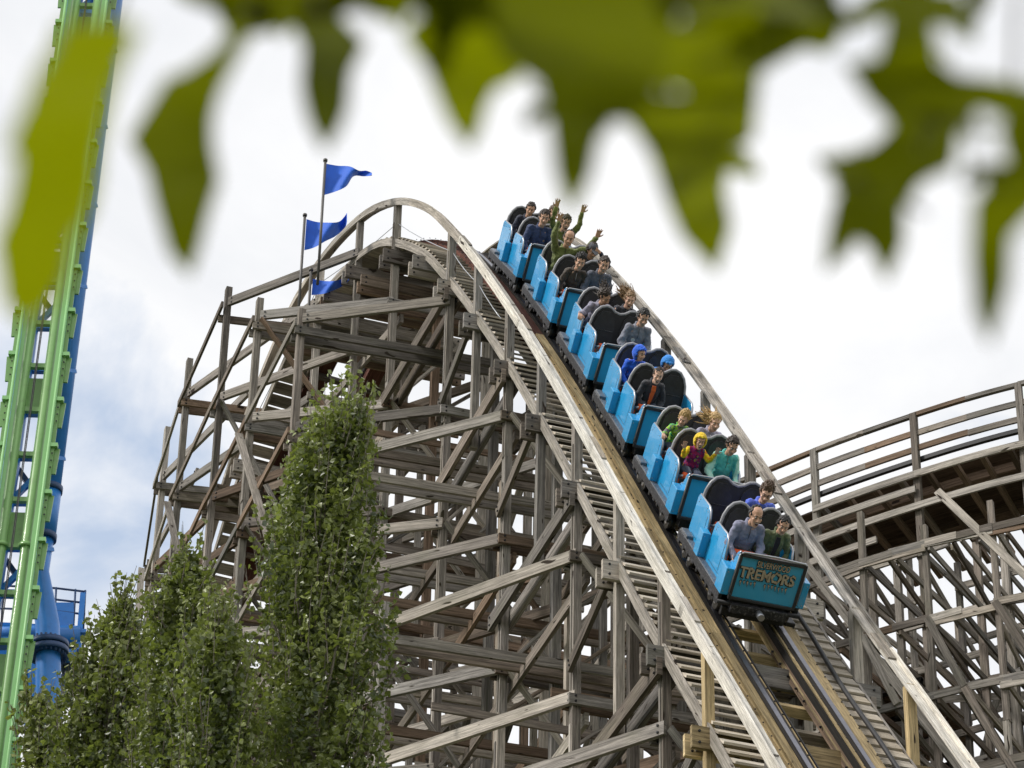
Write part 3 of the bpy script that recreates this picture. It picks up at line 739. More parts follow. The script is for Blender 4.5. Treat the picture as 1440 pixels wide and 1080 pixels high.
def prail(mb):
    D = 88; q = lambda x, y: at(x, y, D)
    for y0 in (827, 843, 859): tube(mb, [q(-30, y0 - 5), q(78, y0), q(120, y0 + 5)], .035, TDARK, 6)
    for x0 in (-20, 5, 30, 55, 79, 106, 120): tube(mb, [q(x0, 826 + (x0 - 78) * .1), q(x0 - 3, 884 + (x0 - 78) * .1)], .035, TDARK, 6)
tpart('platform_railing', prail, pf)
# ------------------------------------------------------------------ upright poplars in front of the coaster
LEAFM = leafmat('poplar_leaf', (.034, .052, .020), (.27, .305, .095), (.30, .38, .06), .27, .38, .6)  # wide dark-to-bright range puts crown shadow and highlight into the leaf colour
BARK = plain('pale_grey_bark', (.17, .15, .12), .9, var=.35, scale=14, bump=.5)
def poplar(D, prof, label, n, lsz, seed):
    """prof: list of (y, x_left, x_right) of the crown outline in the photograph"""
    rr = random.Random(seed)
    def edge(y):
        if y <= prof[0][0]: return prof[0][1:]
        for a, b in zip(prof, prof[1:]):
            if y <= b[0]:
                t = (y - a[0]) / (b[0] - a[0]); return a[1] + (b[1] - a[1]) * t, a[2] + (b[2] - a[2]) * t
        return prof[-1][1:]
    top = at((prof[0][1] + prof[0][2]) / 2, prof[0][0], D)
    yb = prof[-1][0]; lowc = at(sum(prof[-1][1:]) / 2, yb, D)
    base = Vector((lowc.x, lowc.y, 0))
    root = empty('poplar_tree', base, label, 'tree', 'upright poplars in front of the coaster'); iv = Matrix.Translation(-base)
    def axis(z):
        if z >= lowc.z:
            t = (z - lowc.z) / (top.z - lowc.z); return lowc.lerp(top, t)
        return Vector((base.x, base.y, z))
    def wid(z):                                 # crown half width in metres and centre at height z
        if z >= lowc.z:
            t = (z - lowc.z) / (top.z - lowc.z); y = yb + (prof[0][0] - yb) * t ** 1.0
            # invert height -> picture row along the axis
            lo_, hi_ = prof[0][0], yb
            for _ in range(14):
                m_ = (lo_ + hi_) / 2; zz = at(sum(edge(m_)) / 2, m_, D).z
                if zz > z: lo_ = m_
                else: hi_ = m_
            y = (lo_ + hi_) / 2; l, r = edge(y); a = at(l, y, D); b = at(r, y, D); return (a + b) / 2, (b - a).length / 2
        l, r = prof[-1][1:]; hw = (at(r, yb, D) - at(l, yb, D)).length / 2
        return Vector((base.x, base.y, z)), hw * min(1, max(.25, (z - 1.5) / 4))
    mb = MB(); zs = [0, 2, 5, 8, 11, 14, 17, 20]; zs = [z for z in zs if z < top.z - .6] + [top.z - .3]
    pts = []
    for z in zs: c, _ = wid(min(z, top.z - .4)) if z > 0 else (base, 0); pts.append(Vector((c.x, c.y, z)))
    tube(mb, pts, .1, BARK, 10, radii=[.20 * (1 - z / top.z) ** .8 + .015 for z in zs])
    limbs = MB(); crown = MB()
    z0 = 3.0
    lump = lambda ang, z: .93 + .44 * mnoise.noise(Vector((cos(ang) * 1.3, sin(ang) * 1.3, z * 1.1 + seed))) + .34 * mnoise.noise(Vector((cos(ang) * 3, sin(ang) * 3, z * 2.7 + seed * 2)))
    # limbs: strongly upright shoots leaving the stem; leaves hang along them
    k = 0; nl = n
    # feathery shoots standing out of the outline
    for _ in range(int(n / 14)):
        z = top.z - (rr.random() ** 1.6) * (top.z - max(lowc.z, top.z - 5)) ; c, hw = wid(min(z, top.z - .05)); ang = rr.uniform(0, 2 * pi); rad = hw * rr.uniform(.75, 1.05)
        p1 = Vector((c.x + cos(ang) * rad, c.y + sin(ang) * rad, z - .15)); ln = rr.uniform(.3, .7); p2 = p1 + Vector((cos(ang) * .12 + rr.gauss(.02, .05), sin(ang) * .12, ln))
        tube(mb, [p1, p2], .006, BARK, 4, radii=[.009, .003], cap=False)
        for q in range(int(ln * 22)):
            pb = p1.lerp(p2, rr.random()); d = Vector((rr.gauss(0, 1), rr.gauss(0, 1), rr.gauss(0, .7))).normalized(); pc = pb + d * rr.uniform(.01, .06); s = lsz * rr.uniform(.6, 1.05)
            ax = Vector((rr.gauss(0, 1), rr.gauss(0, 1), rr.gauss(-.3, .8))).normalized(); nn = ax.cross(Vector((rr.gauss(0, 1), rr.gauss(0, 1), rr.gauss(0, 1)))).normalized(); sd = ax.cross(nn); b = len(crown.v); fold = nn * (s * .12)
            crown.v.extend([pc - ax * s * .5, pc + sd * s * .46 - ax * s * .12 + fold, pc + ax * s * .25 + sd * s * .27 + fold, pc + ax * s * .62, pc + ax * s * .25 - sd * s * .27 + fold, pc - sd * s * .46 - ax * s * .12 + fold])
            ti = (rr.uniform(.3, 1), rr.random(), 0); crown.face([b, b + 1, b + 2, b + 3], [(0, 0)] * 4, ti, LEAFM); crown.face([b, b + 3, b + 4, b + 5], [(0, 0)] * 4, ti, LEAFM)
    while k < nl:
        if rr.random() < .78: z = rr.uniform(max(z0, lowc.z - 1.5), top.z - .15)
        else: z = rr.uniform(z0, lowc.z)
        c, hw = wid(z)
        if hw < .02: hw = .05
        ang = rr.uniform(0, 2 * pi); rad = hw * sqrt(rr.random()) * rr.uniform(.80, 1.04) * lump(ang, z)
        p0 = Vector((c.x + cos(ang) * rad * .45, c.y + sin(ang) * rad * .45, z - rr.uniform(.3, .6)))
        p1 = Vector((c.x + cos(ang) * rad, c.y + sin(ang) * rad, z)); ln = rr.uniform(.35, .8)
        p2 = p1 + Vector((cos(ang) * .05 + rr.uniform(-.05, .05) + .03, sin(ang) * .05 + rr.uniform(-.05, .05), ln))
        c2, h2 = wid(min(p2.z, top.z - .02))
        if p2.z > top.z or (Vector((p2.x - c2.x, p2.y - c2.y, 0)).length > max(h2, .05) * 1.25 + .05):
            ln *= .35; p2 = p1 + Vector((0, 0, ln))
            if p2.z > top.z + .05: k += 1; continue
        if rr.random() < .12: tube(mb, [p0, p1, p2], .008, BARK, 4, radii=[.014, .009, .003], cap=False)
        tone = min(.8, max(0, .34 + .95 * mnoise.noise(p1 * 1.7 + Vector((seed, 0, 0))) + rr.uniform(-.12, .12))); bri = .5 + .9 * mnoise.noise(p1 * 2.6 + Vector((0, seed, 0)))  # light and shaded clumps of the crown, painted as noise-driven leaf tint
        m = int(8 + ln * 17)
        for q in range(m):
            t = rr.random(); pb = p1.lerp(p2, t) if rr.random() < .75 else p0.lerp(p1, t)
            d = Vector((rr.gauss(0, 1), rr.gauss(0, 1), rr.gauss(0, .7))); d.normalize()
            pc = pb + d * rr.uniform(.02, .10)
            s = lsz * rr.uniform(.6, 1.15)
            ax = Vector((rr.gauss(0, 1), rr.gauss(0, 1), rr.gauss(-.5, .8))).normalized(); nn = (ax.cross(Vector((rr.gauss(0, 1), rr.gauss(0, 1), rr.gauss(0, 1)))) ).normalized(); sd = ax.cross(nn)
            b = len(crown.v); fold = nn * (s * .12)
            crown.v.extend([pc - ax * s * .5, pc + sd * s * .46 - ax * s * .12 + fold, pc + ax * s * .25 + sd * s * .27 + fold, pc + ax * s * .62, pc + ax * s * .25 - sd * s * .27 + fold, pc - sd * s * .46 - ax * s * .12 + fold])
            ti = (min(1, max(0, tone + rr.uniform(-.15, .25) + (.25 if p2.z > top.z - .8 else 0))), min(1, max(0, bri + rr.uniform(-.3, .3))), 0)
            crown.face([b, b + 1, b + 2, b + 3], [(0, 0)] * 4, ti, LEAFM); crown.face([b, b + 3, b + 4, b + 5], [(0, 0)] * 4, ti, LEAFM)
        k += 1
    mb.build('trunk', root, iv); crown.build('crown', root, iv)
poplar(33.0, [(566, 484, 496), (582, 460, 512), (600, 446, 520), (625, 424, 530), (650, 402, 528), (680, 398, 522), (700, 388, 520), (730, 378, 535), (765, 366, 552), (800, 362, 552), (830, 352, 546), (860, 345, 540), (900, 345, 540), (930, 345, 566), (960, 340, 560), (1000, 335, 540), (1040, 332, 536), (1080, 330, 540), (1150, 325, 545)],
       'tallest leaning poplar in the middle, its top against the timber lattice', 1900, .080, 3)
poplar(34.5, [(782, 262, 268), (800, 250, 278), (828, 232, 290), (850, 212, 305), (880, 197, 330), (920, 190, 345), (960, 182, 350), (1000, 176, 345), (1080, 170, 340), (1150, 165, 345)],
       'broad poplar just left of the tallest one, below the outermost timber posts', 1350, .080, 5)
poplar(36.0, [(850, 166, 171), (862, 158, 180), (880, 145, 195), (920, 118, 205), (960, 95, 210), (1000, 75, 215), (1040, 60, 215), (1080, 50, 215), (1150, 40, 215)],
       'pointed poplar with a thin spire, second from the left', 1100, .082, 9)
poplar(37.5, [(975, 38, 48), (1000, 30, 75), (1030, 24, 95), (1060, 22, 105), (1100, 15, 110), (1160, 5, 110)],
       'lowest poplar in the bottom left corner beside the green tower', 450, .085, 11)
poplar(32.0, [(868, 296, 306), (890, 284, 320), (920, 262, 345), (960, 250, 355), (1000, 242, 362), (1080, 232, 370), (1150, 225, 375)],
       'leafy poplar nearest the camera between the tallest and the broad one', 750, .078, 15)

# ------------------------------------------------------------------ branch hanging in front of the lens, far out of focus
NEARM = leafmat('backlit_lobed_leaf', (.13, .155, .003), (.19, .21, .003), (.40, .43, .006), .72, .5, .3)
br = empty('overhanging_branch', near(900, -330, 1.6), 'out of focus branch of yellow green lobed leaves across the top', 'branch')
BI = Matrix.Translation(-br.location)
def grow(poly, g):
    n = len(poly); ar = sum(poly[i][0] * poly[(i + 1) % n][1] - poly[(i + 1) % n][0] * poly[i][1] for i in range(n)); sg = 1 if ar > 0 else -1; out = []
    for i in range(n):
        a = poly[i - 1]; b = poly[i]; c = poly[(i + 1) % n]; nx, ny = 0, 0
        for p, q in ((a, b), (b, c)):
            dx, dy = q[0] - p[0], q[1] - p[1]; l = hypot(dx, dy) + 1e-6; nx += dy / l * sg; ny -= dx / l * sg
        l = hypot(nx, ny) + .35; out.append((b[0] + nx / l * g, b[1] + ny / l * g))
    return out
def leaf(poly, dist, ti, tiltx=0.0, tilty=0.0, stem=None, br_=.5):
    poly = grow(poly, 12)
    cx = sum(p[0] for p in poly) / len(poly); cy = sum(p[1] for p in poly) / len(poly)
    # densify outline
    pl = []
    for i in range(len(poly)):
        a = poly[i]; b = poly[(i + 1) % len(poly)]; n = max(1, int(hypot(b[0] - a[0], b[1] - a[1]) / 28))
        for k in range(n): pl.append((a[0] + (b[0] - a[0]) * k / n, a[1] + (b[1] - a[1]) * k / n))
    def w_(p, o):
        r = dist + tiltx * (p[0] - cx) / 400 + tilty * (p[1] - cy) / 400 + .012 * sin(p[0] / 31.) * cos(p[1] / 43.) + o
        return near(p[0], p[1], r)
    mb = MB(); prism(mb, pl, lambda p: w_(p, 0), lambda p: w_(p, .0006), NEARM, (ti, br_, 0))
    o = mb.build('leaf', br, BI)
    # midrib and veins stand a little proud
    if stem:
        m2 = MB(); tube(m2, [w_(q, -.002) for q in stem], .0013, NEARM, 5, tint=(1, .9, 0)); m2.build('leaf_vein', o)
        m2o = bpy.data.objects[-1] if False else None
LV_ = [
 ([(192, 44), (168, 78), (152, 118), (142, 165), (130, 215), (128, 258), (116, 305), (94, 332), (84, 385), (60, 428), (34, 445), (14, 425), (0, 340), (18, 300), (26, 268), (32, 220), (18, 208), (30, 178), (46, 146), (58, 108), (80, 78), (92, 42), (135, 36), (168, 38)], 1.15, .75, .1, .2),
 ([(330, 15), (322, 62), (298, 86), (262, 110), (240, 116), (215, 158), (190, 196), (216, 238), (226, 282), (234, 310), (246, 352), (266, 382), (272, 348), (284, 300), (300, 252), (290, 205), (290, 165), (300, 128), (322, 84), (345, 45)], 1.45, .35, -.1, .2),
 ([(235, -60), (600, -80), (620, -10), (560, 4), (520, 10), (498, 4), (460, 22), (415, 30), (385, 34), (352, 42), (338, 30), (320, 12), (262, -8)], 1.5, .3, 0, .1),
 ([(425, 10), (452, 8), (492, 50), (506, 62), (484, 100), (480, 150), (468, 180), (457, 206), (446, 176), (440, 160), (432, 120), (436, 66), (424, 40)], 1.5, .25, 0, -.2),
 ([(545, -60), (710, -70), (748, 60), (722, 106), (690, 120), (674, 150), (668, 178), (659, 206), (648, 180), (640, 172), (626, 140), (606, 90), (585, 62), (575, 45), (600, 20), (556, -8)], 1.4, .7, .1, .1),
 ([(700, -60), (880, -70), (918, 24), (935, 80), (905, 140), (884, 164), (862, 162), (842, 176), (832, 200), (822, 246), (802, 298), (790, 245), (782, 170), (764, 112), (745, 98), (708, 66)], 1.35, .15, -.1, .2),
 ([(858, 90), (900, 30), (912, 24), (918, 42), (950, 50), (985, 46), (1000, 20), (1060, 10), (1080, 40), (1060, 100), (1052, 190), (1016, 202), (1006, 250), (1020, 318), (1006, 378), (966, 328), (946, 282), (922, 212), (892, 168), (864, 150), (905, 118), (942, 132), (948, 141), (958, 144), (968, 138), (970, 127), (963, 119), (952, 118), (944, 124), (905, 112)], 1.42, .5, .1, .3),
 ([(990, -60), (1168, -70), (1168, 20), (1174, 52), (1160, 66), (1130, 58), (1092, 78), (1062, 96), (1040, 120), (1015, 70), (990, 40)], 1.5, .55, 0, .1),
 ([(1255, -60), (1310, -60), (1304, 40), (1312, 90), (1345, 114), (1402, 120), (1460, 130), (1460, 160), (1416, 158), (1376, 146), (1344, 168), (1334, 230), (1290, 250), (1262, 290), (1262, 340), (1246, 392), (1228, 340), (1204, 328), (1184, 350), (1160, 380), (1174, 320), (1188, 276), (1180, 224), (1212, 222), (1240, 206), (1262, 178), (1244, 150), (1226, 132), (1195, 92), (1240, 88), (1254, 44)], 1.42, .3, -.1, .2),
 ([(1376, 285), (1400, 262), (1432, 240), (1470, 250), (1460, 280), (1414, 330), (1410, 400), (1393, 480), (1380, 440), (1374, 360)], 1.3, .35, 0, .2),
 ([(1460, 140), (1424, 150), (1413, 185), (1424, 228), (1460, 260)], 1.3, .2, 0, .0),
 ([(760, -60), (1000, -70), (1010, 8), (960, 2), (925, 6), (905, 30), (900, 84), (870, 120), (820, 90), (790, 50), (770, 0)], 1.62, .1, 0, 0),
 ([(590, -60), (800, -60), (830, 40), (812, 92), (770, 60), (720, 40), (650, 52), (610, 30)], 1.58, .2, 0, 0),
 ([(1060, -60), (1170, -60), (1168, -10), (1120, 10), (1080, 40), (1040, 50), (1000, 60), (985, 48), (1020, 10)], 1.6, .2, 0, 0),
]
rq = random.Random(21)
def maple(cx, cy, r, rot, dist):
    pts = []
    tips = [(-90, .55), (-38, .95), (0, .62), (40, .98), (90, 1.15), (140, .98), (180, .62), (218, .95)]
    for a, q in tips:
        for da, k in ((-21, .42), (-11, .62), (-6, .60), (-3, .86), (0, 1.0), (3, .84), (6, .62), (12, .60)):
            A = radians(a + da + rot); pts.append((cx + cos(A) * r * q * k * rq.uniform(.92, 1.06), cy + sin(A) * r * q * k))
    leaf(pts, dist, rq.uniform(.2, .7), rq.uniform(-.2, .2), rq.uniform(-.2, .2), br_=rq.uniform(.3, .7))
for cx, cy, r, rot in ((640, -40, 130, 10), (760, -20, 150, -8), (850, 0, 165, 14), (935, -90, 150, 0), (1030, -40, 140, -12), (1110, -60, 130, 12), (1290, -30, 120, 5), (430, -85, 120, 15), (320, -75, 100, 0), (540, -90, 110, -10), (1400, -120, 130, 12), (1330, 120, 90, 20), (1215, 250, 70, -15), (1400, 220, 60, 0), (800, 130, 75, 5), (1000, 200, 80, -5)):
    maple(cx, cy, r, rot, rq.uniform(1.3, 1.65))
for q, b_ in zip(LV_, (.8, .5, .4, .5, .75, .6, .65, .5, .45, .5, .4, .3, .4, .4)): leaf(*q, br_=b_)
tb = MB()
tube(tb, [near(x, y, 1.62) for x, y in ((1500, -360), (1300, -160), (1150, -110), (1000, -80), (850, -75), (650, -60), (450, -50), (230, -90))], .006, BARK, 8, radii=[.012, .010, .008, .007, .006, .005, .004, .003])
for a, b in (((200, -80), (150, 40)), ((420, -50), (325, 40)), ((440, -50), (445, 20)), ((640, -60), (650, 10)), ((820, -75), (840, 0)), ((980, -80), (990, 60)), ((1290, -160), (1300, 80)), ((1430, -290), (1420, 250)), ((1300, 300), (1200, 250))):
    tube(tb, [near(*a, 1.6), near((a[0] + b[0]) / 2 + 4, (a[1] + b[1]) / 2, 1.52), near(*b, 1.45)], .0014, BARK, 6)
tb.build('twig', br, BI)
# ------------------------------------------------------------------ coaster train: six cars
CBLUE = plain('sky_blue_car_paint', (.020, .33, .67), .24, coat=.35, var=.05, scale=3.5, dirt_glare=(.16, .42, .62), dirt_glare_amt=.4, bump=.35)  # paler patches: light scuffs plus whitish cloud glare painted into the colour
CBLUED = plain('car_front_paint', (.035, .36, .64), .35, coat=.2, var=.06, scale=3)
TRIM = plain('silver_edge_trim', (.42, .43, .46), .35, .8, var=.1)
TREAD = plain('worn_tread_plate', (.20, .21, .23), .45, .6, var=.35, scale=18, bump=.4)
CHAS = plain('greasy_black_chassis', (.022, .022, .024), .5, .3, var=.5, scale=12, bump=.3)
SCUFF = plain('scuffed_chassis_side', (.035, .035, .04), .5, .5, var=.5, scale=10, dirt_glare=(.3, .3, .3), dirt_glare_amt=.7)
PAD = plain('black_seat_vinyl', (.014, .014, .017), .6, var=.2, sheen=.3)
PADC = plain('worn_grey_vinyl', (.028, .028, .032), .5, var=.3, scale=12, bump=.2)
RIMM = plain('grey_seat_piping', (.34, .34, .37), .32, var=.15)
ORANGE = plain('orange_lap_bar_foam', (.75, .10, .015), .6, var=.08)
WHEELM = plain('oily_wheel', (.05, .05, .05), .4, .6)
LETT = plain('letter_tan', (.42, .36, .27), .6, var=.15, scale=12); LETD = plain('letter_outline_black', (.012, .012, .012), .6)
REF = [(0.0, 21.78), (-1.57, 23.82), (-3.13, 25.86), (-4.68, 27.87), (-6.33, 29.88), (-8.07, 31.77)]
CARS = []
def car_matrix(k):
    s, z = REF[k]; c = W(-.6, s, z)
    if k == 0: d = radians(52.4); T = (FV * cos(d) - ZV * sin(d)).normalized()
    else:
        s2, z2 = REF[k - 1]; T = (W(-.6, s2, z2) - c).normalized()
    N = LV.cross(T).normalized()
    if N.z < 0: N = -N
    o = c + LV * .62
    if k >= 4: o = o + N * 0.0
    return Matrix(((LV.x, T.x, N.x, o.x), (LV.y, T.y, N.y, o.y), (LV.z, T.z, N.z, o.z), (0, 0, 0, 1)))
HUMP = [(a_, .22 + (b_ - .22) * .93) for a_, b_ in [(-.47, .22), (-.475, .62), (-.455, .76), (-.41, .88), (-.34, .965), (-.25, 1.0), (-.17, .985), (-.09, .925), (0, .90), (.09, .925), (.17, .985), (.25, 1.0), (.34, .965), (.41, .88), (.455, .76), (.475, .62), (.47, .22)]]
def seatback(y0, root):
    o = MB()
    def f(p, t): return Vector((p[0], y0 - (p[1] - .25) * .22 + t, p[1]))
    prism(o, HUMP, lambda p: f(p, .04), lambda p: f(p, -.05), PAD)
    so = o.build('seat_back', root)
    r = MB(); tube(r, [f(p, 0.02) for p in HUMP], .026, RIMM, 8, cap=True); r.build('piping', so)
    for sx in (-1, 1):
        c = MB(); pp = [(sx * .235 + (p[0] - sx * .235) * 1.0, p[1]) for p in [(sx * .235 + a_, b_) for a_, b_ in ((-.17, .26), (.17, .26), (.185, .60), (.15, .78), (.07, .87), (-.07, .87), (-.15, .78), (-.185, .60))]]
        prism(c, pp, lambda p: f(p, .07), lambda p: f(p, .03), PADC); tube(c, [f((sx * .235 - .16, .56), .072), f((sx * .235 + .16, .56), .072)], .006, PAD, 5); c.build('back_cushion', so)
    return so
def sidep(root, sx, poly, name='side_panel'):
    x = .485 * sx; o = MB()
    prism(o, poly, lambda p: Vector((x + .018 * sx, p[0], p[1])), lambda p: Vector((x - .022 * sx, p[0], p[1])), CBLUE)
    so = o.build(name, root); r = MB(); top = [p for p in poly if p[1] > .03]
    tube(r, [Vector((x - .002 * sx, p[0], p[1])) for p in top], .016, TRIM, 6); r.build('edge_trim', so)
    h = MB()
    for p in poly:
        if p[1] > .1:
            c = (sum(q[0] for q in poly) / len(poly), sum(q[1] for q in poly) / len(poly)); q = (p[0] + (c[0] - p[0]) * .22, p[1] + (c[1] - p[1]) * .22)
            disc(h, Vector((x + .019 * sx, q[0], q[1])), Vector((sx, 0, 0)), .010, .006, TRIM)
    h.build('rivet', so)
    cx_ = sum(p[0] for p in poly) / len(poly); sm_ = MB(); box(sm_, (x + .0185 * sx, cx_ + .20, .08), (x + .0205 * sx, cx_ + .207, .50), CHAS); box(sm_, (x + .0185 * sx, cx_ - .3, .055), (x + .0205 * sx, cx_ + .3, .061), CHAS); sm_.build('panel_seam', so)
def make_car(k):
    root = empty('coaster_car', mat=car_matrix(k))
    b = MB(); box(b, (-.60, .0, -.02), (.60, 2.42, 0), TREAD, bev=.006)
    for sx in (-1, 1):
        box(b, (.50 * sx, .08, 0), (.61 * sx, .42, .045), TREAD, bev=.01)
        for i in range(14): disc(b, Vector((.57 * sx, .1 + i * .17, .0)), ZV, .012, .008, TRIM)
    b.build('deck', root)
    b = MB()
    for sx in (-1, 1):
        # ragged outer sill: beam plus brackets under it
        box(b, (.545 * sx, -.02, -.14), (.605 * sx, 2.43, -.022), SCUFF, bev=.01)
        for i in range(9): y = .06 + i * .28 + R.uniform(-.03, .03); box(b, (.56 * sx, y, -.165 - R.uniform(0, .03)), (.612 * sx, y + R.uniform(.06, .14), -.12), SCUFF if R.random() < .4 else CHAS, bev=.01)
    box(b, (-.42, -.02, -.20), (.42, 2.45, -.03), CHAS, bev=.02)
    b.build('chassis', root)
    for yy in (.42, 2.02):
        ax = MB(); box(ax, (-.56, yy - .10, -.27), (.56, yy + .10, -.16), CHAS, bev=.02)
        for sx in (-1, 1): box(ax, (.50 * sx, yy - .2, -.20), (.58 * sx, yy + .2, -.12), CHAS, bev=.02); (box(ax, (.58, yy - .12, -.50), (.74, yy + .12, -.36), CHAS, bev=.02) if sx > 0 else None)
        ao = ax.build('axle', root)
        for sx, xw in ((-1, -.475), (1, .50)):
            for dy in (-.16, .16):
                w_ = MB(); tube(w_, [Vector((xw - .05, yy + dy, -.225)), Vector((xw + .05, yy + dy, -.225))], .125, WHEELM, 18); tube(w_, [Vector((xw - .065, yy + dy, -.225)), Vector((xw + .065, yy + dy, -.225))], .05, TRIM, 10); w_.build('wheel', ao)
            w_ = MB(); tube(w_, [Vector((xw * .86, yy, -.33)), Vector((xw * .86, yy, -.44))], .09, WHEELM, 14); w_.build('guide_wheel', ao)
    cp = MB(); tube(cp, [Vector((0, 2.3, -.14)), Vector((0, 3.12, -.12))], .035, CHAS, 8) if k else box(cp, (-.42, 2.42, -.24), (.42, 2.56, -.10), SCUFF, bev=.02)
    if k: box(cp, (-.16, 2.4, -.2), (.16, 2.56, -.08), CHAS, bev=.02); tube(cp, [Vector((-.2, 2.3, -.05)), Vector((-.12, 2.75, -.1)), Vector((-.2, 3.1, -.06))], .012, GALV, 5)
    else:
        tube(cp, [Vector((0, 2.5, -.17)), Vector((0, 2.72, -.17))], .05, TRIM, 10); box(cp, (-.50, 2.35, -.34), (.45, 2.44, -.20), CHAS, bev=.02)
        tube(cp, [Vector((-.62, 2.48, -.13)), Vector((.62, 2.48, -.13))], .035, CHAS, 8)
    cp.build('coupler' if k else 'front_bumper', root)
    for sx in (-1, 1):
        sidep(root, sx, [(.10, .0), (.11, .56), (.15, .62), (.66, .63), (.76, .60), (.84, .50), (.90, .30), (.90, .0)])
        sidep(root, sx, [(1.14, .0), (1.17, .54), (1.22, .60), (1.74, .62), (1.84, .58), (1.90, .48), (1.95, .28), (1.95, .0)])
        sidep(root, sx, [(2.20, .0), (2.22, .40), (2.34, .46), (2.40, .60), (2.46, .645), (2.50, .645), (2.50, .0)], 'front_fin')
        for y0, y1, h in ((.905, 1.13, .37), (2.20, 2.52, .39)):
            m = MB(); box(m, (.50 * sx, y0, 0), (.625 * sx, y1, h), CBLUE, bev=.012)
            for zz in (.05, h - .05): disc(m, Vector((.59 * sx, y1 + .001, zz)), Vector((0, 1, 0)), .009, .006, TRIM)
            m.build('side_box', root)
        st = MB(); box(st, (.50 * sx, .905, .0), (.46 * sx, 1.14, .30), CBLUE); st.build('sill', root)
    # front panel with framed face
    fp = MB(); box(fp, (-.50, 2.46, .0), (.50, 2.53, .62), CBLUED, bev=.01); fo = fp.build('front_panel', root)
    fr = MB()
    for a, c in (((-.50, 2.50, -.03), (-.455, 2.555, .65)), ((.455, 2.50, -.03), (.50, 2.555, .65)), ((-.50, 2.50, .60), (.50, 2.555, .65)), ((-.50, 2.50, -.04), (.50, 2.555, .0))): box(fr, a, c, PAD, bev=.012)
    tube(fr, [Vector((-.50, 2.53, .05)), Vector((-.50, 2.53, .62)), Vector((-.46, 2.54, .665)), Vector((0, 2.54, .68)), Vector((.46, 2.54, .665)), Vector((.50, 2.53, .62)), Vector((.50, 2.53, .05))], .016, TRIM, 6)
    fr.build('panel_frame', fo)
    # back wall, seats, lap bars
    bw = MB(); box(bw, (-.47, .04, .0), (.47, .09, .58), CBLUED, bev=.01); bw.build('rear_panel', root)
    for y0 in (.22, 1.26):
        seatback(y0 + .08, root)
        c = MB(); box(c, (-.455, y0 + .08, .0), (.455, y0 + .58, .20), PAD, bev=.03)
        for sx in (-1, 1): box(c, (sx * .03, y0 + .1, .17), (sx * .44, y0 + .60, .26), PAD, bev=.04)
        c.build('seat_cushion', root)
        l = MB(); tube(l, [Vector((-.45, y0 + .2, .30)), Vector((-.44, y0 + .62, .40)), Vector((-.40, y0 + .66, .43)), Vector((.40, y0 + .66, .43)), Vector((.44, y0 + .62, .40)), Vector((.45, y0 + .2, .30))], .018, TRIM, 8)
        lo = l.build('lap_bar', root)
        for sx in (-1, 1): p_ = MB(); tube(p_, [Vector((sx * .08, y0 + .64, .43)), Vector((sx * .40, y0 + .64, .43))], .05, ORANGE, 10); p_.build('lap_bar_pad', lo)
        for sx in (-1, 1):
            p_ = MB(); box(p_, (sx * .455, y0 + .45, .02), (sx * .425, y0 + .64, .36), ORANGE, bev=.02); p_.build('side_bolster', root)
    # lettering
    if k == 0:
        lt = None
        def text(body, size, x, z, y, mat, off=0.0, extr=.004, shear=0.0, sx=1.0, warp=0.0):
            cu = bpy.data.curves.new('lettering', 'FONT'); cu.body = body; cu.size = size; cu.align_x = 'CENTER'; cu.align_y = 'CENTER'; cu.extrude = extr; cu.offset = off; cu.shear = shear
            ob = bpy.data.objects.new('lettering_tmp', cu); COL.objects.link(ob); bpy.context.view_layer.update()
            dg = bpy.context.evaluated_depsgraph_get(); me = bpy.data.meshes.new_from_object(ob.evaluated_get(dg)); bpy.data.objects.remove(ob)
            for v in me.vertices:
                px, py, pz = v.co; jx = warp * (sin(px * 55 + py * 30)); jy = warp * sin(px * 90 + 1.3) + warp * .8 * sin(px * 171)
                v.co = Vector((x + px * sx + jx, y + pz, z + py + jy))
            me.materials.clear(); me.materials.append(mat); o = bpy.data.objects.new('lettering', me); COL.objects.link(o); o.parent = fo; return o
        text('SILVERWOOD', .125, .02, .535, 2.538, LETD, .009, .003, sx=.62); text('SILVERWOOD', .125, .02, .535, 2.543, LETT, .001, .004, sx=.62)
        bar = MB(); 
        for i in range(24): box(bar, (-.17 + i * .016, 2.533, .478 + .004 * (i % 3)), (-.161 + i * .016, 2.538, .489), LETD)
        bar.build('small_lettering', fo)
        text('TREMORS', .215, -.035, .37, 2.536, LETD, .013, .003, sx=.88, warp=.007); text('TREMORS', .215, -.03, .375, 2.541, LETT, .004, .004, sx=.88, warp=.007)
        # cracked lower edge of the logo
        rr = random.Random(4); pts = []; low = []
        for i in range(30): x = -.40 + i * .026; pts.append((x, .285 + rr.uniform(-.01, .012) - .02)); low.append((x, .235 + (rr.uniform(-.06, -.005) if i % 2 else rr.uniform(0, .03)) - .02))
        for j in range(0, 28, 2):
            if rr.random() < .12: continue
            q = [pts[j], pts[j + 1], (pts[j + 1][0] - .004, low[j + 1][1]), (low[j][0] + .012, low[j][1] - .01), (low[j][0] - .008, low[j][1] + .02)]
            for m_, y_, g in ((LETD, 2.534, .0), (LETT, 2.539, .005)):
                t_ = MB(); q2 = q if not g else [(a + (sum(z[0] for z in q) / 5 - a) * .32, c + (sum(z[1] for z in q) / 5 - c) * .28) for a, c in q]
                prism(t_, q2, lambda p: Vector((p[0], y_, p[1])), lambda p: Vector((p[0], y_ + .004, p[1])), m_); t_.build('lettering_crack', fo)
    CARS.append(root); return root
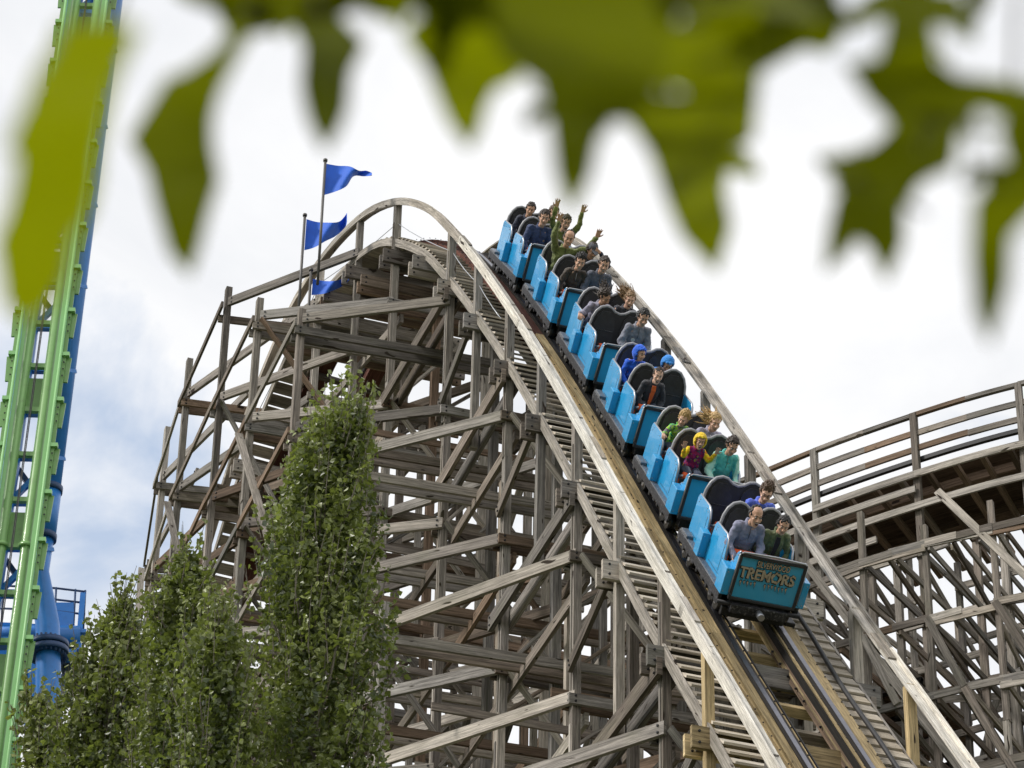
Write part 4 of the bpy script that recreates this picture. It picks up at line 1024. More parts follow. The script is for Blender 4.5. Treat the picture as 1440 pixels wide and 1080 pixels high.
lab = ['front blue coaster car with tan lettering across its nose',
       'second blue coaster car from the front, carrying the yellow hood and the teal jacket',
       'third blue coaster car from the front, carrying two children in blue hoods',
       'fourth blue coaster car from the front, with a lone grey hoodie in its front row',
       'fifth blue coaster car from the front, second from the top of the drop',
       'rearmost blue coaster car just coming over the crest']
for k in range(6):
    c = make_car(k); setp(c, lab[k], 'coaster car', 'blue cars of the coaster train')
# ------------------------------------------------------------------ riders
def loft(vs, fs, rings):
    """rings: list of (centre, ax, ay) vectors; closed at both ends"""
    n = 12; b = len(vs)
    for c, ax, ay in rings:
        for k in range(n): vs.append(c + ax * cos(2 * pi * k / n) + ay * sin(2 * pi * k / n))
    for i in range(len(rings) - 1):
        for k in range(n):
            j = (k + 1) % n; fs.append((b + i * n + k, b + i * n + j, b + (i + 1) * n + j, b + (i + 1) * n + k))
    fs.append(tuple(b + k for k in range(n))[::-1]); e = b + (len(rings) - 1) * n; fs.append(tuple(e + k for k in range(n)))
def caps(vs, fs, p0, p1, r0, r1, flat=1.0, fdir=None):
    p0 = Vector(p0); p1 = Vector(p1); d = p1 - p0; L_ = d.length
    d = d / L_ if L_ > 1e-5 else Vector((0, 0, 1))
    a = (fdir - d * fdir.dot(d)).normalized() if fdir is not None and abs(fdir.dot(d)) < .98 * fdir.length else d.orthogonal().normalized(); b = d.cross(a)
    rg = []
    for t in (-.97, -.7, -.35): q = sqrt(1 - t * t); rg.append((p0 + d * r0 * t, a * r0 * q * flat, b * r0 * q))
    rg.append((p0, a * r0 * flat, b * r0)); rg.append(((p0 + p1) / 2, a * (r0 + r1) / 2 * flat, b * (r0 + r1) / 2)); rg.append((p1, a * r1 * flat, b * r1))
    for t in (.35, .7, .97): q = sqrt(1 - t * t); rg.append((p1 + d * r1 * t, a * r1 * q * flat, b * r1 * q))
    loft(vs, fs, rg)
def remesh(name, vs, fs, voxel, mats, parent, smooth=2, disp=0.0, freq=14, seed=0):
    me = bpy.data.meshes.new('tmp'); me.from_pydata([tuple(v) for v in vs], [], fs); me.update()
    ob = bpy.data.objects.new('tmp', me); COL.objects.link(ob)
    md = ob.modifiers.new('r', 'REMESH'); md.mode = 'VOXEL'; md.voxel_size = voxel; md.use_smooth_shade = True
    if smooth: s_ = ob.modifiers.new('s', 'SMOOTH'); s_.factor = .5; s_.iterations = smooth
    bpy.context.view_layer.update(); dg = bpy.context.evaluated_depsgraph_get(); m2 = bpy.data.meshes.new_from_object(ob.evaluated_get(dg))
    bpy.data.objects.remove(ob)
    if disp:
        nrm = [v.normal.copy() for v in m2.vertices]
        for v, n in zip(m2.vertices, nrm):
            q = v.co * freq + Vector((seed, seed * 2.3, 0)); f = mnoise.noise(q) + .5 * mnoise.noise(q * 2.3)
            v.co += n * (disp * f)
    m2.materials.clear()
    for m in mats: m2.materials.append(m)
    m2.name = name; o = bpy.data.objects.new(name, m2); COL.objects.link(o); o.parent = parent
    for p in m2.polygons: p.use_smooth = True
    return o
SKINS = {}
def cloth(name, c, var=.12): return plain(name, c, .85, var=var, scale=9, sheen=.25, bump=.15)
def skinm(c, nm): return plain(nm, c, .5, var=.08, scale=8)
SK_L = skinm((.72, .45, .33), 'fair_skin'); SK_M = skinm((.60, .35, .235), 'tanned_skin'); SK_D = skinm((.30, .16, .095), 'olive_skin')
EYEW = plain('eye_white', (.42, .38, .35), .4, var=0); EYED = plain('eye_dark', (.02, .015, .012), .15, var=0); MOUTH = plain('open_mouth', (.09, .015, .015), .5, var=0); TEETH = plain('teeth', (.75, .72, .66), .3, var=0)
def hm(n, c): return plain(n, c, .55, var=.45, scale=40, bump=.3)
H_BLK = hm('black_hair', (.012, .010, .009)); H_DK = hm('dark_brown_hair', (.030, .018, .011)); H_BR = hm('brown_hair', (.085, .048, .026)); H_BLD = hm('blonde_hair', (.50, .33, .14)); H_LB = hm('light_brown_hair', (.26, .16, .08))
def hand(vs, fs, wrist, d, pn, sc, side, spread=.0, curl=.5):
    """wrist position, d finger direction, pn palm normal; five separate fingers"""
    d = d.normalized(); pn = (pn - d * pn.dot(d)).normalized(); sx = d.cross(pn).normalized() * side
    for t in (-.028, -.010, .010, .026): caps(vs, fs, wrist + d * .015 * sc + sx * t * .7 * sc, wrist + d * .085 * sc + sx * t * sc, .016 * sc, .014 * sc)
    for i, (t, ln) in enumerate(((-.034, .058), (-.012, .072), (.011, .078), (.033, .070))):
        a = wrist + d * .088 * sc + sx * t * sc; dd = (d + sx * t * spread * 14).normalized(); c1 = curl * .5; c2 = curl
        m_ = a + (dd * cos(c1) + pn * sin(c1)) * ln * .52 * sc; e = m_ + (dd * cos(c1 + c2) + pn * sin(c1 + c2)) * ln * .5 * sc
        caps(vs, fs, a, m_, .0098 * sc, .0090 * sc); caps(vs, fs, m_, e, .0090 * sc, .0078 * sc)
    a = wrist + d * .03 * sc + sx * .032 * sc; m_ = a + (d * .62 + sx * .75 + pn * .2).normalized() * .042 * sc; e = m_ + (d * .85 + sx * .35 + pn * .3).normalized() * .032 * sc
    caps(vs, fs, a, m_, .014 * sc, .011 * sc); caps(vs, fs, m_, e, .011 * sc, .009 * sc)
def person(car, row, x, label, skin, top, hair, hairc, sc=1.0, arms=('bar', 'bar'), lean=.15, yaw=0.0, pitch=0.0, mouth='smile', hood=None, under=None, glasses=False, cap=None, fem=False, dz=0.0, dy=0.0, seed=0, trousers=None, sleeve=None, roll=0.0, badge=None, streaks=None):
    rr = random.Random(seed + 100)
    y = (.56 if row == 2 else 1.60) + dy
    M = CARS[car].matrix_world @ Matrix.Translation((x, y, .335 + dz)) @ Matrix.Scale(sc, 4)
    root = empty('person', mat=M, label=label, cat='person', group='riders in the coaster train')
    RX = Matrix.Rotation(-lean, 3, 'X')
    def q(a, b, c): return RX @ Vector((a, b, c))
    fw = .92 if fem else 1.0
    sh = {s: q(s * .158 * fw, .02, .47) for s in (-1, 1)}
    neck0 = q(0, .02, .50); neck1 = q(0, .045, .60); hc = q(0, .075, .715)
    HM = Matrix.Translation(hc) @ (RX.to_4x4() @ Matrix.Rotation(yaw, 4, 'Z') @ Matrix.Rotation(pitch + lean * .8, 4, 'X') @ Matrix.Rotation(roll, 4, 'Y')) @ Matrix.Scale(1.10 + (.30 * (1 / sc - 1) if sc < .92 else 0), 4)
    pose = {}
    for s, a in zip((-1, 1), arms):
        S = sh[s]
        if a == 'bar': e = q(s * .235, .13, .24); w = q(s * .16, .36, .16); d = q(s * -.12, .9, -.35) - q(0, 0, 0); pn = Vector((0, -.2, -1)); cu = .9
        elif a == 'low': e = q(s * .25, .10, .22); w = q(s * .12, .33, .06); d = Vector((-s * .3, .8, -.4)); pn = Vector((0, -.2, -1)); cu = .9
        elif a == 'up': e = S + Vector((s * .10, .07, .25)); w = e + Vector((-s * .01, .02, .245)); d = Vector((s * .08, .05, 1)); pn = Vector((0, 1, 0)); cu = .25
        elif a == 'upout': e = S + Vector((s * .20, .08, .14)); w = e + Vector((s * .10, .03, .23)); d = Vector((s * .12, .05, 1)); pn = Vector((0, 1, 0)); cu = .25
        elif a == 'half': e = S + Vector((s * .12, .13, -.12)); w = e + Vector((s * .07, .12, .20)); d = Vector((s * .15, .15, 1)); pn = Vector((0, 1, .1)); cu = .35
        elif a == 'side': e = S + Vector((s * .16, .12, -.14)); w = e + Vector((s * .10, .22, .04)); d = Vector((s * .1, 1, -.25)); pn = Vector((0, -.2, -1)); cu = 1.0
        elif a == 'brow': e = S + Vector((s * .17, .16, .03)); w = hc + Vector((s * .12, .10, .02)); d = (hc + Vector((0, .11, .07)) - w); pn = Vector((0, -1, -.2)); cu = .3
        pose[s] = (S, e, w, d, pn, cu)
    # one continuous body: torso, neck, head, arms with hands, legs
    vs, fs = [], []
    hips = {s: Vector((s * .085, .0, .03)) for s in (-1, 1)}
    def torso(vs, fs, g):
        X = Vector((1, 0, 0)); Y = RX @ Vector((0, 1, 0))
        rg = [(Vector((0, 0, -.07 - g)), .10, .08), (Vector((0, 0, -.02)), .165, .115), (q(0, .0, .08), .165, .118), (q(0, .01, .20), .142 * fw, .105), (q(0, .01, .30), .160 * fw, .118 + (.015 if fem else 0)), (q(0, .012, .39), .168 * fw, .118), (q(0, .012, .455), .155 * fw, .095), (q(0, .015, .505), .105, .068), (q(0, .02, .53 + g * .5), .060, .055)]
        loft(vs, fs, [(c, X * (a + g), Y * (b2 + g)) for c, a, b2 in rg])
        for s in (-1, 1): caps(vs, fs, q(s * .09, .012, .468), sh[s], .052 + g, .060 + g)
    torso(vs, fs, 0)
    caps(vs, fs, neck0, neck1, .056, .050)
    for s in (-1, 1):
        S, e, w, d, pn, cu = pose[s]
        caps(vs, fs, S, e, .050, .040); caps(vs, fs, e, w, .040, .027)
        hand(vs, fs, w, d, pn, 1.05, -s if pn.z > -.5 else s, .35 if cu < .5 else 0, cu)
        kn = Vector((s * .12, .40, .03)); an = Vector((s * .11, .50, -.22))
        caps(vs, fs, hips[s], kn, .085, .060); caps(vs, fs, kn, an, .058, .042); caps(vs, fs, an, an + Vector((0, .14, -.03)), .042, .034)
    hv, hf = [], []
    prof = [(-.118, .022, .022, .050), (-.108, .036, .040, .044), (-.085, .050, .058, .030), (-.05, .062, .078, .014), (-.015, .068, .087, .003), (.02, .073, .094, -.003), (.055, .076, .098, -.008), (.085, .071, .092, -.012), (.11, .054, .071, -.014), (.126, .026, .036, -.014)]
    if mouth == 'open': prof[0] = (-.135, .022, .022, .046); prof[1] = (-.122, .036, .040, .040)
    loft(hv, hf, [(Vector((0, o, z)), Vector((a, 0, 0)), Vector((0, b2, 0))) for z, a, b2, o in prof])
    caps(hv, hf, (0, .088, .012), (0, .110, -.028), .010, .0155); caps(hv, hf, (-.013, .098, -.032), (.013, .098, -.032), .010, .010)
    for s in (-1, 1):
        caps(hv, hf, (s * .012, .089, .034), (s * .045, .077, .034), .010, .009)
        caps(hv, hf, (s * .045, .066, -.022), (s * .035, .074, -.045), .020, .017)
        caps(hv, hf, (s * .076, -.008, .018), (s * .074, .0, -.022), .017, .010, .5, Vector((1, 0, 0)))
    caps(hv, hf, (-.018, .086, -.060), (.018, .086, -.060), .0085, .0085) 
    jz = -.086 if mouth == 'open' else -.074
    caps(hv, hf, (-.016, .080, jz), (.016, .080, jz), .009, .009); caps(hv, hf, (0, .072, -.104 - (.014 if mouth == 'open' else 0)), (0, .066, -.108), .016, .016)
    b = len(vs); vs.extend([HM @ v for v in hv]); fs.extend([tuple(i + b for i in f) for f in hf])
    remesh('body', vs, fs, .0078, [skin], root, 1)
    # face
    for s in (-1, 1):
        ev, ef = [], []; caps(ev, ef, (s * .031, .083, .013), (s * .0311, .083, .013), .0115, .0115); m_ = MB(); 
        for f in ef: m_.f.append(list(f)); m_.m.append(m_.mi(EYEW)); m_.sm.append(True); m_.uv.extend([(0, 0)] * len(f)); m_.t.extend([(0, 0, 0)] * len(f))
        m_.v = [HM @ v for v in ev]
        eo = m_.build('eye', root)
        iris = MB(); disc(iris, HM @ Vector((s * .031, .0940, .012)), HM.to_3x3() @ Vector((0, 1, 0)), .0075, .002, EYED, 10); iris.build('iris', eo)
        eb = MB(); tube(eb, [HM @ Vector((s * .014, .100, .036)), HM @ Vector((s * .032, .093, .042)), HM @ Vector((s * .049, .078, .036))], .0042, hairc if hair != 'hood' else H_DK, 5); eb.build('eyebrow', root)
    mo = MB(); wv = .024 if mouth == 'open' else .026; hv_ = .017 if mouth == 'open' else .007; zc = -.073 if mouth == 'open' else -.067
    pl = [(wv * cos(a), hv_ * sin(a) + (.004 * (cos(a) ** 2) if mouth != 'open' else 0)) for a in [2 * pi * i / 12 for i in range(12)]]
    prism(mo, pl, lambda p: HM @ Vector((p[0], .0975 - p[0] ** 2 * 12, zc + p[1])), lambda p: HM @ Vector((p[0], .080, zc + p[1])), MOUTH if mouth != 'closed' else skinm((.35, .13, .11), 'lip')); mob = mo.build('mouth', root)
    if mouth != 'closed':
        te = MB(); prism(te, [(-.018, 0), (.018, 0), (.016, -.0065), (-.016, -.0065)], lambda p: HM @ Vector((p[0], .0985 - p[0] ** 2 * 12, zc + hv_ * .75 + p[1])), lambda p: HM @ Vector((p[0], .094, zc + hv_ * .75 + p[1])), TEETH); te.build('teeth', mob)
    # clothing: one garment over the torso and arms
    vs, fs = [], []; torso(vs, fs, .014)
    for s in (-1, 1):
        S, e, w, d, pn, cu = pose[s]; wr = w.lerp(e, .06)
        caps(vs, fs, S, e, .066, .055); caps(vs, fs, e, wr, .056, .038)
        caps(vs, fs, S.lerp(e, .8) + Vector((0, 0, -.012)), e, .060, .058)
    caps(vs, fs, q(-.035, .06, .515), q(.035, .06, .515), .026, .026)
    for s in (-1, 1): caps(vs, fs, q(s * .045, .05, .52), q(s * .05, -.03, .55), .026, .026)
    caps(vs, fs, q(-.04, -.04, .555), q(.04, -.04, .555), .028, .028)
    if under is not None: pass
    tp = remesh('jacket' if under is not None else 'top', vs, fs, .0115, [top], root, 2, .017, 12, seed)
    if sleeve is not None:
        tp.data.materials.append(sleeve)
        for p in tp.data.polygons:
            if abs(p.center.x) > .17 and p.center.z > .1: p.material_index = 1
    if under is not None:
        u = MB(); pl = [(-.035, .50), (.035, .50), (.042, .42), (.035, .30), (.024, .12), (-.024, .12), (-.035, .30), (-.042, .42)]
        def ff(p, o):
            zz = p[1]; yy = {True: .0}.get(False, 0); prof_ = .118 if zz < .42 else .118 - (zz - .42) * .45
            return RX @ Vector((p[0], .012 + prof_ + .020 + o - p[0] ** 2 * 2, zz))
        prism(u, pl, lambda p: ff(p, .006), lambda p: ff(p, -.03), under); u.build('shirt_front', root)
    else:
        zp = MB(); tube(zp, [q(0, .075 + .012, .53), q(0, .118 + .03, .43), q(0, .118 + .034, .36)], .004, TRIM if rr.random() < .5 else H_DK, 5); zp.build('zip', tp)
    if badge is not None:
        bd = MB(); c = q(badge[0], .155, .33); tube(bd, [c, c + q(0, .006, 0)], .034, badge[1], 12); bd.build('chest_print', tp)
    # trousers
    vs, fs = [], []
    for s in (-1, 1):
        kn = Vector((s * .12, .40, .03)); an = Vector((s * .11, .49, -.19)); caps(vs, fs, hips[s], kn, .096, .073); caps(vs, fs, kn, an, .071, .055)
    caps(vs, fs, Vector((-.07, 0, .02)), Vector((.07, 0, .02)), .12, .12)
    remesh('trousers', vs, fs, .016, [trousers or JEANS], root, 1, .006, 9, seed)
    # hair
    vs, fs = [], []
    def hp(v): return HM @ Vector(v)
    if hood is None and not (cap and hair == 'none'):
        n = 150
        for i in range(n):
            zt = 1 - 2 * (i + .5) / n; ph = i * 2.39996; r_ = sqrt(max(0, 1 - zt * zt)); dx, dy2, dz2 = r_ * cos(ph), r_ * sin(ph), zt
            front = dy2 > .35
            lim = .52 if hair != 'receding' else .78
            if front and dz2 < lim: continue
            if dy2 > -.1 and dz2 < .12: continue
            if dz2 < -.42: continue
            if hair == 'receding' and dy2 > .1 and dz2 > .6: continue
            sp_ = Vector((dx * .078, dy2 * .098 - .012, dz2 * .118 + .012))
            tt = {'short': .020, 'receding': .010, 'buzz': .008, 'mess': .040, 'curly': .045, 'long': .022, 'tied': .014}.get(hair, .02)
            e = sp_ + Vector((dx * tt * .5 + rr.gauss(0, .004), dy2 * tt * .5 - tt * .5 + rr.gauss(0, .004), abs(dz2) * tt * .6 + (tt * .9 if hair in ('mess', 'curly') else 0) + rr.gauss(0, .004)))
            k = .020 if hair in ('buzz', 'receding') else .024
            caps(vs, fs, hp(sp_ * .93), hp(e), k, k * (.35 if hair in ('mess',) else .75))
        if hair in ('long', 'curly', 'blown', 'longdark'):
            ns = 46 if hair != 'curly' else 40
            for i in range(ns):
                a = rr.uniform(-pi, 0) if rr.random() < .7 else rr.choice((-.2, pi + .2)); bx, by = cos(a) * .078, sin(a) * .09 - .01; bz = rr.uniform(-.05, .10)
                p = Vector((bx, by, bz)); ln = rr.uniform(.14, .27) if hair != 'curly' else rr.uniform(.05, .10)
                wind = Vector((bx * 4 + rr.gauss(0, .5) + (streaks[0] if streaks else 0), -.8 + (streaks[1] if streaks else 0), rr.uniform(-.9, .4) + (streaks[2] if streaks else 0))).normalized()
                for j in range(3):
                    e = p + wind * ln / 3; wind = (wind + Vector((rr.gauss(0, .25), -.12, rr.gauss(.12, .25)))).normalized(); caps(vs, fs, hp(p), hp(e), .014 - j * .003, .011 - j * .003); p = e
        if hair == 'tied': caps(vs, fs, hp((0, -.10, .04)), hp((0, -.15, .0)), .035, .02)
        remesh('hair', vs, fs, .0085, [hairc], root, 0, .006, 40, seed)
    if hood is not None:
        vs, fs = [], []
        n = 190
        for i in range(n):
            zt = 1 - 2 * (i + .5) / n; ph = i * 2.39996; r_ = sqrt(max(0, 1 - zt * zt)); dx, dy2, dz2 = r_ * cos(ph), r_ * sin(ph), zt
            if dy2 > .42 and dz2 < .62: continue
            if dy2 > .05 and abs(dx) < .62 and dz2 < .3: continue
            caps(vs, fs, hp((dx * .100, dy2 * .118 - .018, dz2 * .132 + .004)), hp((dx * .104, dy2 * .122 - .018, dz2 * .136 + .004)), .024, .022)
        caps(vs, fs, hp((0, .075, .118)), hp((0, .115, .105)), .03, .014); caps(vs, fs, hp((-.05, .07, .10)), hp((.05, .07, .10)), .024, .024)
        remesh('hood', vs, fs, .011, [hood], root, 3, .006, 20, seed)
    if cap is not None:
        vs, fs = [], []
        loft(vs, fs, [(Vector((0, -.010, z)), Vector((a, 0, 0)), Vector((0, b2, 0))) for z, a, b2 in ((.045, .085, .107), (.085, .084, .105), (.115, .072, .090), (.138, .045, .058), (.146, .012, .016))])
        vs2 = [hp(v) for v in vs]; f2 = list(fs); v3, f3 = [], []; caps(v3, f3, (0, .10, .050), (0, .165, .035), .062, .045, .12, Vector((0, 0, 1))); b = len(vs2); vs2 += [hp(v) for v in v3]; f2 += [tuple(i + b for i in f) for f in f3]
        remesh('cap', vs2, f2, .009, [cap], root, 1)
    if glasses:
        g = MB()
        for s in (-1, 1): tube(g, [hp((s * .031 + .021 * cos(a), .103, .012 + .017 * sin(a))) for a in [2 * pi * i / 12 for i in range(13)]], .0028, H_BLK, 5); tube(g, [hp((s * .052, .10, .014)), hp((s * .078, .0, .016))], .0025, H_BLK, 5)
        tube(g, [hp((-.010, .106, .014)), hp((.010, .106, .014))], .0025, H_BLK, 5); g.build('glasses', root)
    return root
JEANS = cloth('dark_denim', (.03, .045, .09))
c_ = cloth
person(0, 1, -.22, 'man with receding hair and open mouth in a bluish grey quarter-zip sweater, front seat', SK_M, c_('heather_blue_knit', (.25, .26, .37), .25), 'receding', H_BLK, 1.02, lean=.30, yaw=-.1, pitch=.0, mouth='open', seed=1)
person(0, 1, .23, 'dark-haired boy in an olive green jacket over a black shirt, front row', SK_M, c_('olive_green_jacket', (.12, .15, .07)), 'short', H_BLK, .90, arms=('low', 'low'), lean=.28, yaw=.15, pitch=-.1, mouth='closed', under=c_('black_shirt', (.012, .012, .02)), seed=2, dz=-.0)
person(0, 2, .23, 'person in glasses and a bright blue sweater sitting right behind the front row', SK_L, c_('bright_blue_sweater', (.10, .17, .75)), 'mess', H_BR, 1.0, lean=.22, yaw=.25, pitch=-.15, glasses=True, mouth='closed', seed=3)
TIE = plain('tie_dye_cloth', (.3, .3, .05), .8, var=0)
def tiedye(name, cols, scale=9):
    m, nt, out = newmat(name); b = nt.nodes.new('ShaderNodeBsdfPrincipled'); b.inputs['Roughness'].default_value = .85; nt.links.new(b.outputs[0], out.inputs[0])
    tc = nt.nodes.new('ShaderNodeTexCoord'); n = nt.nodes.new('ShaderNodeTexNoise'); n.inputs['Scale'].default_value = scale; n.inputs['Detail'].default_value = 3; n.inputs['Distortion'].default_value = 1.5; nt.links.new(tc.outputs['Object'], n.inputs['Vector'])
    r = nt.nodes.new('ShaderNodeValToRGB'); nt.links.new(n.outputs['Fac'], r.inputs[0]); el = r.color_ramp.elements
    while len(el) < len(cols): el.new(.5)
    for i, c in enumerate(cols): el[i].position = .3 + .4 * i / (len(cols) - 1); el[i].color = (*c, 1)
    nt.links.new(r.outputs[0], b.inputs['Base Color']); return m
YEL = c_('yellow_hood_cloth', (.80, .55, .01))
person(1, 1, -.22, 'laughing small child with a bright yellow hood and raised hands, tie-dyed raincoat', SK_M, tiedye('rainbow_raincoat', [(.02, .22, .12), (.12, .01, .14), (.40, .01, .08), (.10, .01, .12), (.75, .55, .01)], 5), 'hood', H_DK, .72, arms=('half', 'half'), lean=.1, yaw=.1, mouth='open', hood=YEL, seed=4, dz=.10, sleeve=tiedye('yellow_sleeve', [(.75, .25, .01), (.8, .6, .01), (.5, .65, .05)], 5))
person(1, 1, .24, 'woman with hair pulled back in a teal and mint windbreaker, hands on the lap bar', SK_M, c_('teal_windbreaker', (.10, .52, .47)), 'tied', H_DK, .98, lean=.22, yaw=-.1, pitch=-.25, mouth='closed', fem=True, seed=5, sleeve=c_('mint_sleeve', (.45, .75, .62)))
person(1, 2, -.24, 'curly blond toddler in a green tie-dyed top holding on to the car side', SK_L, tiedye('green_tie_dye', [(.02, .10, .30), (.05, .5, .08), (.45, .6, .05), (.02, .25, .2), (.5, .02, .2)], 8), 'curly', H_BLD, .70, arms=('side', 'low'), lean=.15, yaw=.5, pitch=-.1, mouth='smile', seed=6, dz=.10)
person(1, 2, .23, 'smiling woman with long blond hair blown back in a lilac hoodie', SK_L, c_('lilac_hoodie', (.46, .45, .60), .18), 'long', H_BLD, .97, lean=.2, yaw=-.05, mouth='smile', fem=True, seed=7, streaks=(-1.0, 0, .4))
person(2, 1, -.20, 'laughing boy with cropped hair in a black jacket with an orange collar', SK_L, c_('black_padded_jacket', (.025, .027, .035), .3), 'buzz', H_DK, .85, arms=('low', 'low'), lean=.22, yaw=.1, pitch=0, mouth='open', under=c_('orange_lining', (.80, .14, .02)), seed=8, dz=.05)
person(2, 2, -.24, 'child in a deep blue rain hood looking sideways, third car', SK_L, c_('deep_blue_raincoat', (.01, .11, .70)), 'hood', H_DK, .80, arms=('low', 'low'), lean=.1, yaw=-.45, hood=c_('deep_blue_hood', (.01, .12, .72)), mouth='smile', seed=9, dz=.05)
person(2, 2, .22, 'child in a lighter azure hood with head bowed, third car', SK_L, c_('azure_raincoat', (.03, .24, .72)), 'hood', H_DK, .80, arms=('low', 'low'), lean=.3, yaw=.0, pitch=-.5, hood=c_('azure_hood', (.03, .26, .75)), mouth='closed', seed=10, dz=.04)
person(3, 1, .22, 'dark-haired man in a grey hoodie with a round chest print, alone in his row', SK_M, c_('grey_marl_hoodie', (.21, .22, .27), .2), 'short', H_BLK, 1.03, lean=.22, yaw=0, pitch=-.1, mouth='smile', seed=11, badge=(-.06, c_('white_print', (.6, .6, .6))))
person(3, 2, -.22, 'long-haired person in a mauve grey hoodie reaching out to grip the car side', SK_M, c_('mauve_grey_hoodie', (.28, .27, .36), .2), 'long', H_DK, .97, arms=('side', 'low'), lean=.25, yaw=-.5, pitch=-.35, mouth='closed', seed=12, streaks=(.9, 0, .3), fem=True)
person(3, 2, .24, 'screaming woman with fair hair streaming sideways in a dark top', SK_L, c_('dark_slate_top', (.05, .055, .075)), 'long', H_LB, .97, arms=('low', 'low'), lean=.15, yaw=.1, mouth='open', fem=True, seed=13, streaks=(-1.6, 0, 1.3))
person(4, 1, -.20, 'laughing person with wild curly dark hair in a brown jacket, fifth car', SK_M, c_('dark_brown_jacket', (.055, .04, .030)), 'mess', H_BLK, .97, arms=('low', 'low'), lean=.22, yaw=.15, mouth='smile', seed=14, fem=True)
person(4, 1, .23, 'smiling man with cropped hair in a slate grey polo top, fifth car', SK_M, c_('slate_grey_polo', (.11, .12, .16)), 'short', H_DK, 1.03, lean=.2, yaw=.1, mouth='smile', seed=15)
person(4, 2, -.20, 'balding man with both arms raised high in a green shirt, fifth car', SK_M, c_('leaf_green_shirt', (.15, .18, .05)), 'receding', H_DK, 1.05, arms=('up', 'upout'), lean=.05, yaw=.15, mouth='smile', seed=16, dz=.05)
person(4, 2, .25, 'person in a grey cap shading their face with one hand, navy top', SK_M, c_('navy_sweater', (.02, .028, .055)), 'short', H_DK, 1.0, arms=('low', 'brow'), lean=.2, yaw=-.15, pitch=-.15, cap=c_('grey_cap_cloth', (.07, .075, .09)), mouth='smile', seed=17)
person(5, 1, -.20, 'man in a navy zip jacket with short hair, front row of the rearmost car', SK_M, c_('navy_jacket', (.035, .055, .14)), 'short', H_DK, 1.04, arms=('low', 'low'), lean=.15, yaw=.1, mouth='closed', seed=18)
person(5, 1, .24, 'person with both hands thrown up in a moss green top, rearmost car', SK_M, c_('moss_green_top', (.16, .18, .04)), 'short', H_DK, 1.0, arms=('up', 'up'), lean=.05, yaw=.0, mouth='open', seed=19)
person(5, 2, -.22, 'smiling short-haired boy in a dark navy top at the very back of the train', SK_M, c_('dark_navy_top', (.02, .025, .05)), 'short', H_DK, .92, arms=('low', 'low'), lean=.15, yaw=.2, mouth='smile', seed=20, dz=.03)
person(5, 2, .24, 'person in an olive top half hidden beside the boy at the back', SK_M, c_('olive_top', (.10, .12, .04)), 'short', H_BR, .95, arms=('low', 'low'), lean=.1, yaw=.0, mouth='smile', seed=21, dz=.03)
# ------------------------------------------------------------------ ground, sky, light, camera
GM = plain('grass_ground', (.07, .085, .035), .95, var=.4, scale=.4)
mb = MB(); n = 24; ext = 1600
for j in range(n + 1):
    for i in range(n + 1):
        x = (i / n * 2 - 1); y = (j / n * 2 - 1); x = ext * x * abs(x); y = ext * y * abs(y)
        mb.v.append(Vector((x, y + 30, 0.0)))
for j in range(n):
    for i in range(n):
        a = j * (n + 1) + i; mb.face([a, a + 1, a + n + 2, a + n + 1], [(0, 0)] * 4, (.5, .5, .5), GM)
setp(mb.build('ground'), kind='structure')
w = bpy.data.worlds.new('World'); scene.world = w; w.use_nodes = True; nt = w.node_tree; nt.nodes.clear(); L = nt.links
out = nt.nodes.new('ShaderNodeOutputWorld')
SUN_EL, SUN_AZ = radians(44), radians(-112)      # azimuth measured from +Y towards +X: behind and left of the camera
sky = nt.nodes.new('ShaderNodeTexSky'); sky.sky_type = 'NISHITA'; sky.sun_disc = False; sky.sun_elevation = SUN_EL; sky.sun_rotation = SUN_AZ
bg1 = nt.nodes.new('ShaderNodeBackground'); bg1.inputs[1].default_value = .13; 
hs = nt.nodes.new('ShaderNodeMix'); hs.data_type = 'RGBA'; hs.inputs[0].default_value = .75; hs.inputs[7].default_value = (4.5, 5.3, 6.6, 1)
L.new(sky.outputs[0], hs.inputs[6]); L.new(hs.outputs[2], bg1.inputs[0])
bg2 = nt.nodes.new('ShaderNodeBackground'); bg2.inputs[1].default_value = 1.0
tc = nt.nodes.new('ShaderNodeTexCoord')
def wn(scale, det, sx=1, sy=1, sz=1, off=(0, 0, 0), ro=.55):
    mp = nt.nodes.new('ShaderNodeMapping'); mp.inputs['Scale'].default_value = (sx, sy, sz); mp.inputs['Location'].default_value = off
    L.new(tc.outputs['Generated'], mp.inputs['Vector']); k = nt.nodes.new('ShaderNodeTexNoise'); k.inputs['Scale'].default_value = scale; k.inputs['Detail'].default_value = det; k.inputs['Roughness'].default_value = ro
    k.inputs['Distortion'].default_value = .4
    L.new(mp.outputs[0], k.inputs['Vector']); return k
def math_(op, a, b=None):
    m = nt.nodes.new('ShaderNodeMath'); m.operation = op
    for i, x in enumerate((a, b)):
        if x is None: continue
        if isinstance(x, (int, float)): m.inputs[i].default_value = x
        else: L.new(x, m.inputs[i])
    return m.outputs[0]
cl = wn(9, 9, sz=1.6, off=(.3, .1, .7))
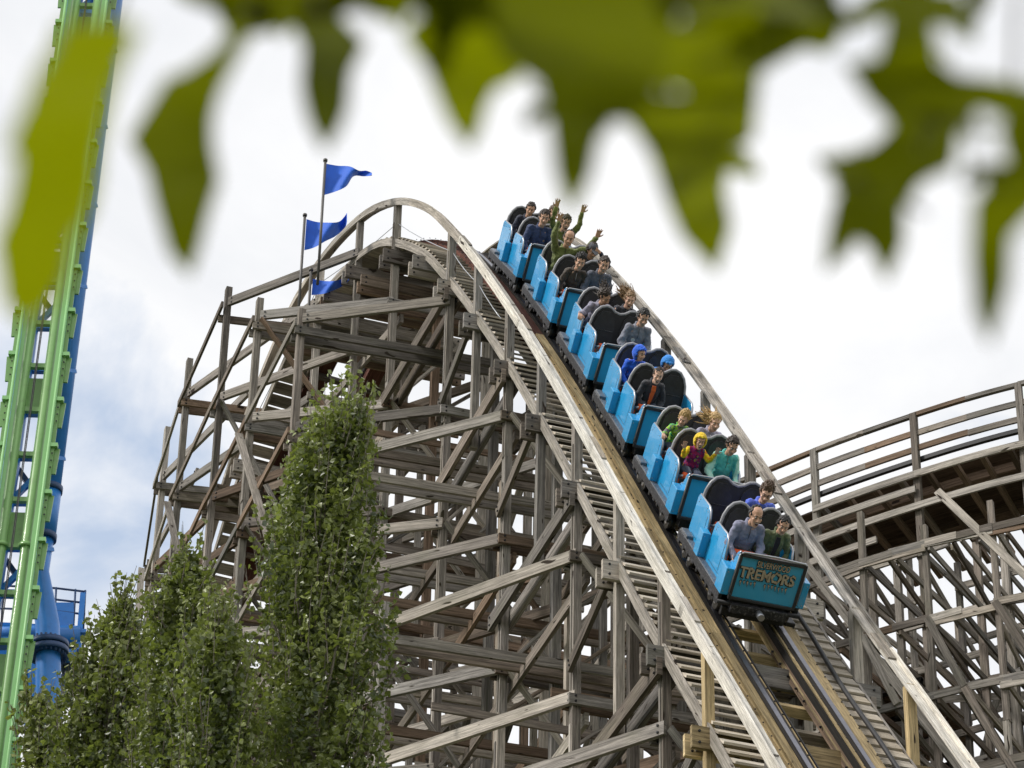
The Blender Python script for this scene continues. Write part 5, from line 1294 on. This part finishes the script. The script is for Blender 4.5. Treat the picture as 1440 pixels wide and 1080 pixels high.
# a thinner region of the cloud layer low at the left
dn = nt.nodes.new('ShaderNodeVectorMath'); dn.operation = 'NORMALIZE'; L.new(tc.outputs['Generated'], dn.inputs[0])
dp = nt.nodes.new('ShaderNodeVectorMath'); dp.operation = 'DOT_PRODUCT'; L.new(dn.outputs[0], dp.inputs[0]); dp.inputs[1].default_value = tuple(ray(95, 640).normalized())
hole = nt.nodes.new('ShaderNodeMapRange'); hole.inputs['From Min'].default_value = cos(radians(4.2)); hole.inputs['From Max'].default_value = 1.0; hole.inputs['To Min'].default_value = 0; hole.inputs['To Max'].default_value = .40
L.new(dp.outputs['Value'], hole.inputs[0])
base = math_('SUBTRACT', math_('ADD', cl.outputs['Fac'], .24), hole.outputs[0])
cr_ = nt.nodes.new('ShaderNodeValToRGB'); cr_.color_ramp.elements[0].position = .40; cr_.color_ramp.elements[1].position = .62; L.new(base, cr_.inputs[0])
# cloud brightness: mostly blown out, with soft grey undersides
c2 = wn(5, 7, sz=1.5, off=(1.7, .4, .2)); r2 = nt.nodes.new('ShaderNodeValToRGB'); L.new(c2.outputs['Fac'], r2.inputs[0])
r2.color_ramp.elements[0].position = .30; r2.color_ramp.elements[0].color = (.76, .78, .82, 1); r2.color_ramp.elements[1].position = .60; r2.color_ramp.elements[1].color = (.97, .972, .98, 1)
L.new(r2.outputs[0], bg2.inputs[0])
ms = nt.nodes.new('ShaderNodeMixShader'); L.new(cr_.outputs[0], ms.inputs[0]); L.new(bg1.outputs[0], ms.inputs[1]); L.new(bg2.outputs[0], ms.inputs[2]); L.new(ms.outputs[0], out.inputs[0])
sd = bpy.data.lights.new('sun', 'SUN'); sd.energy = 2.6; sd.angle = radians(10); sd.color = (1, .96, .9)
so = bpy.data.objects.new('sun', sd); COL.objects.link(so)
dirv = Vector((sin(SUN_AZ) * cos(SUN_EL), cos(SUN_AZ) * cos(SUN_EL), sin(SUN_EL)))
so.rotation_euler = dirv.to_track_quat('Z', 'Y').to_euler(); so.location = dirv * 200
cd = bpy.data.cameras.new('camera'); co = bpy.data.objects.new('camera', cd); COL.objects.link(co); scene.camera = co
cd.sensor_width = 36; cd.lens = FPX / 1440 * 36; cd.clip_start = .1; cd.clip_end = 5000
co.matrix_world = Matrix((( CR.x, CU.x, -CW.x, CAM.x), (CR.y, CU.y, -CW.y, CAM.y), (CR.z, CU.z, -CW.z, CAM.z), (0, 0, 0, 1)))
cd.dof.use_dof = True; cd.dof.focus_distance = 54.0; cd.dof.aperture_fstop = 8.2; cd.dof.aperture_blades = 0
scene.view_settings.view_transform = 'Standard'; scene.view_settings.look = 'None'; scene.view_settings.exposure = 0.10; scene.view_settings.gamma = 1
scene.cycles.use_denoising = True; scene.cycles.max_bounces = 6; scene.cycles.diffuse_bounces = 3; scene.cycles.transparent_max_bounces = 6
scene.cycles.use_adaptive_sampling = True; scene.cycles.adaptive_threshold = .02
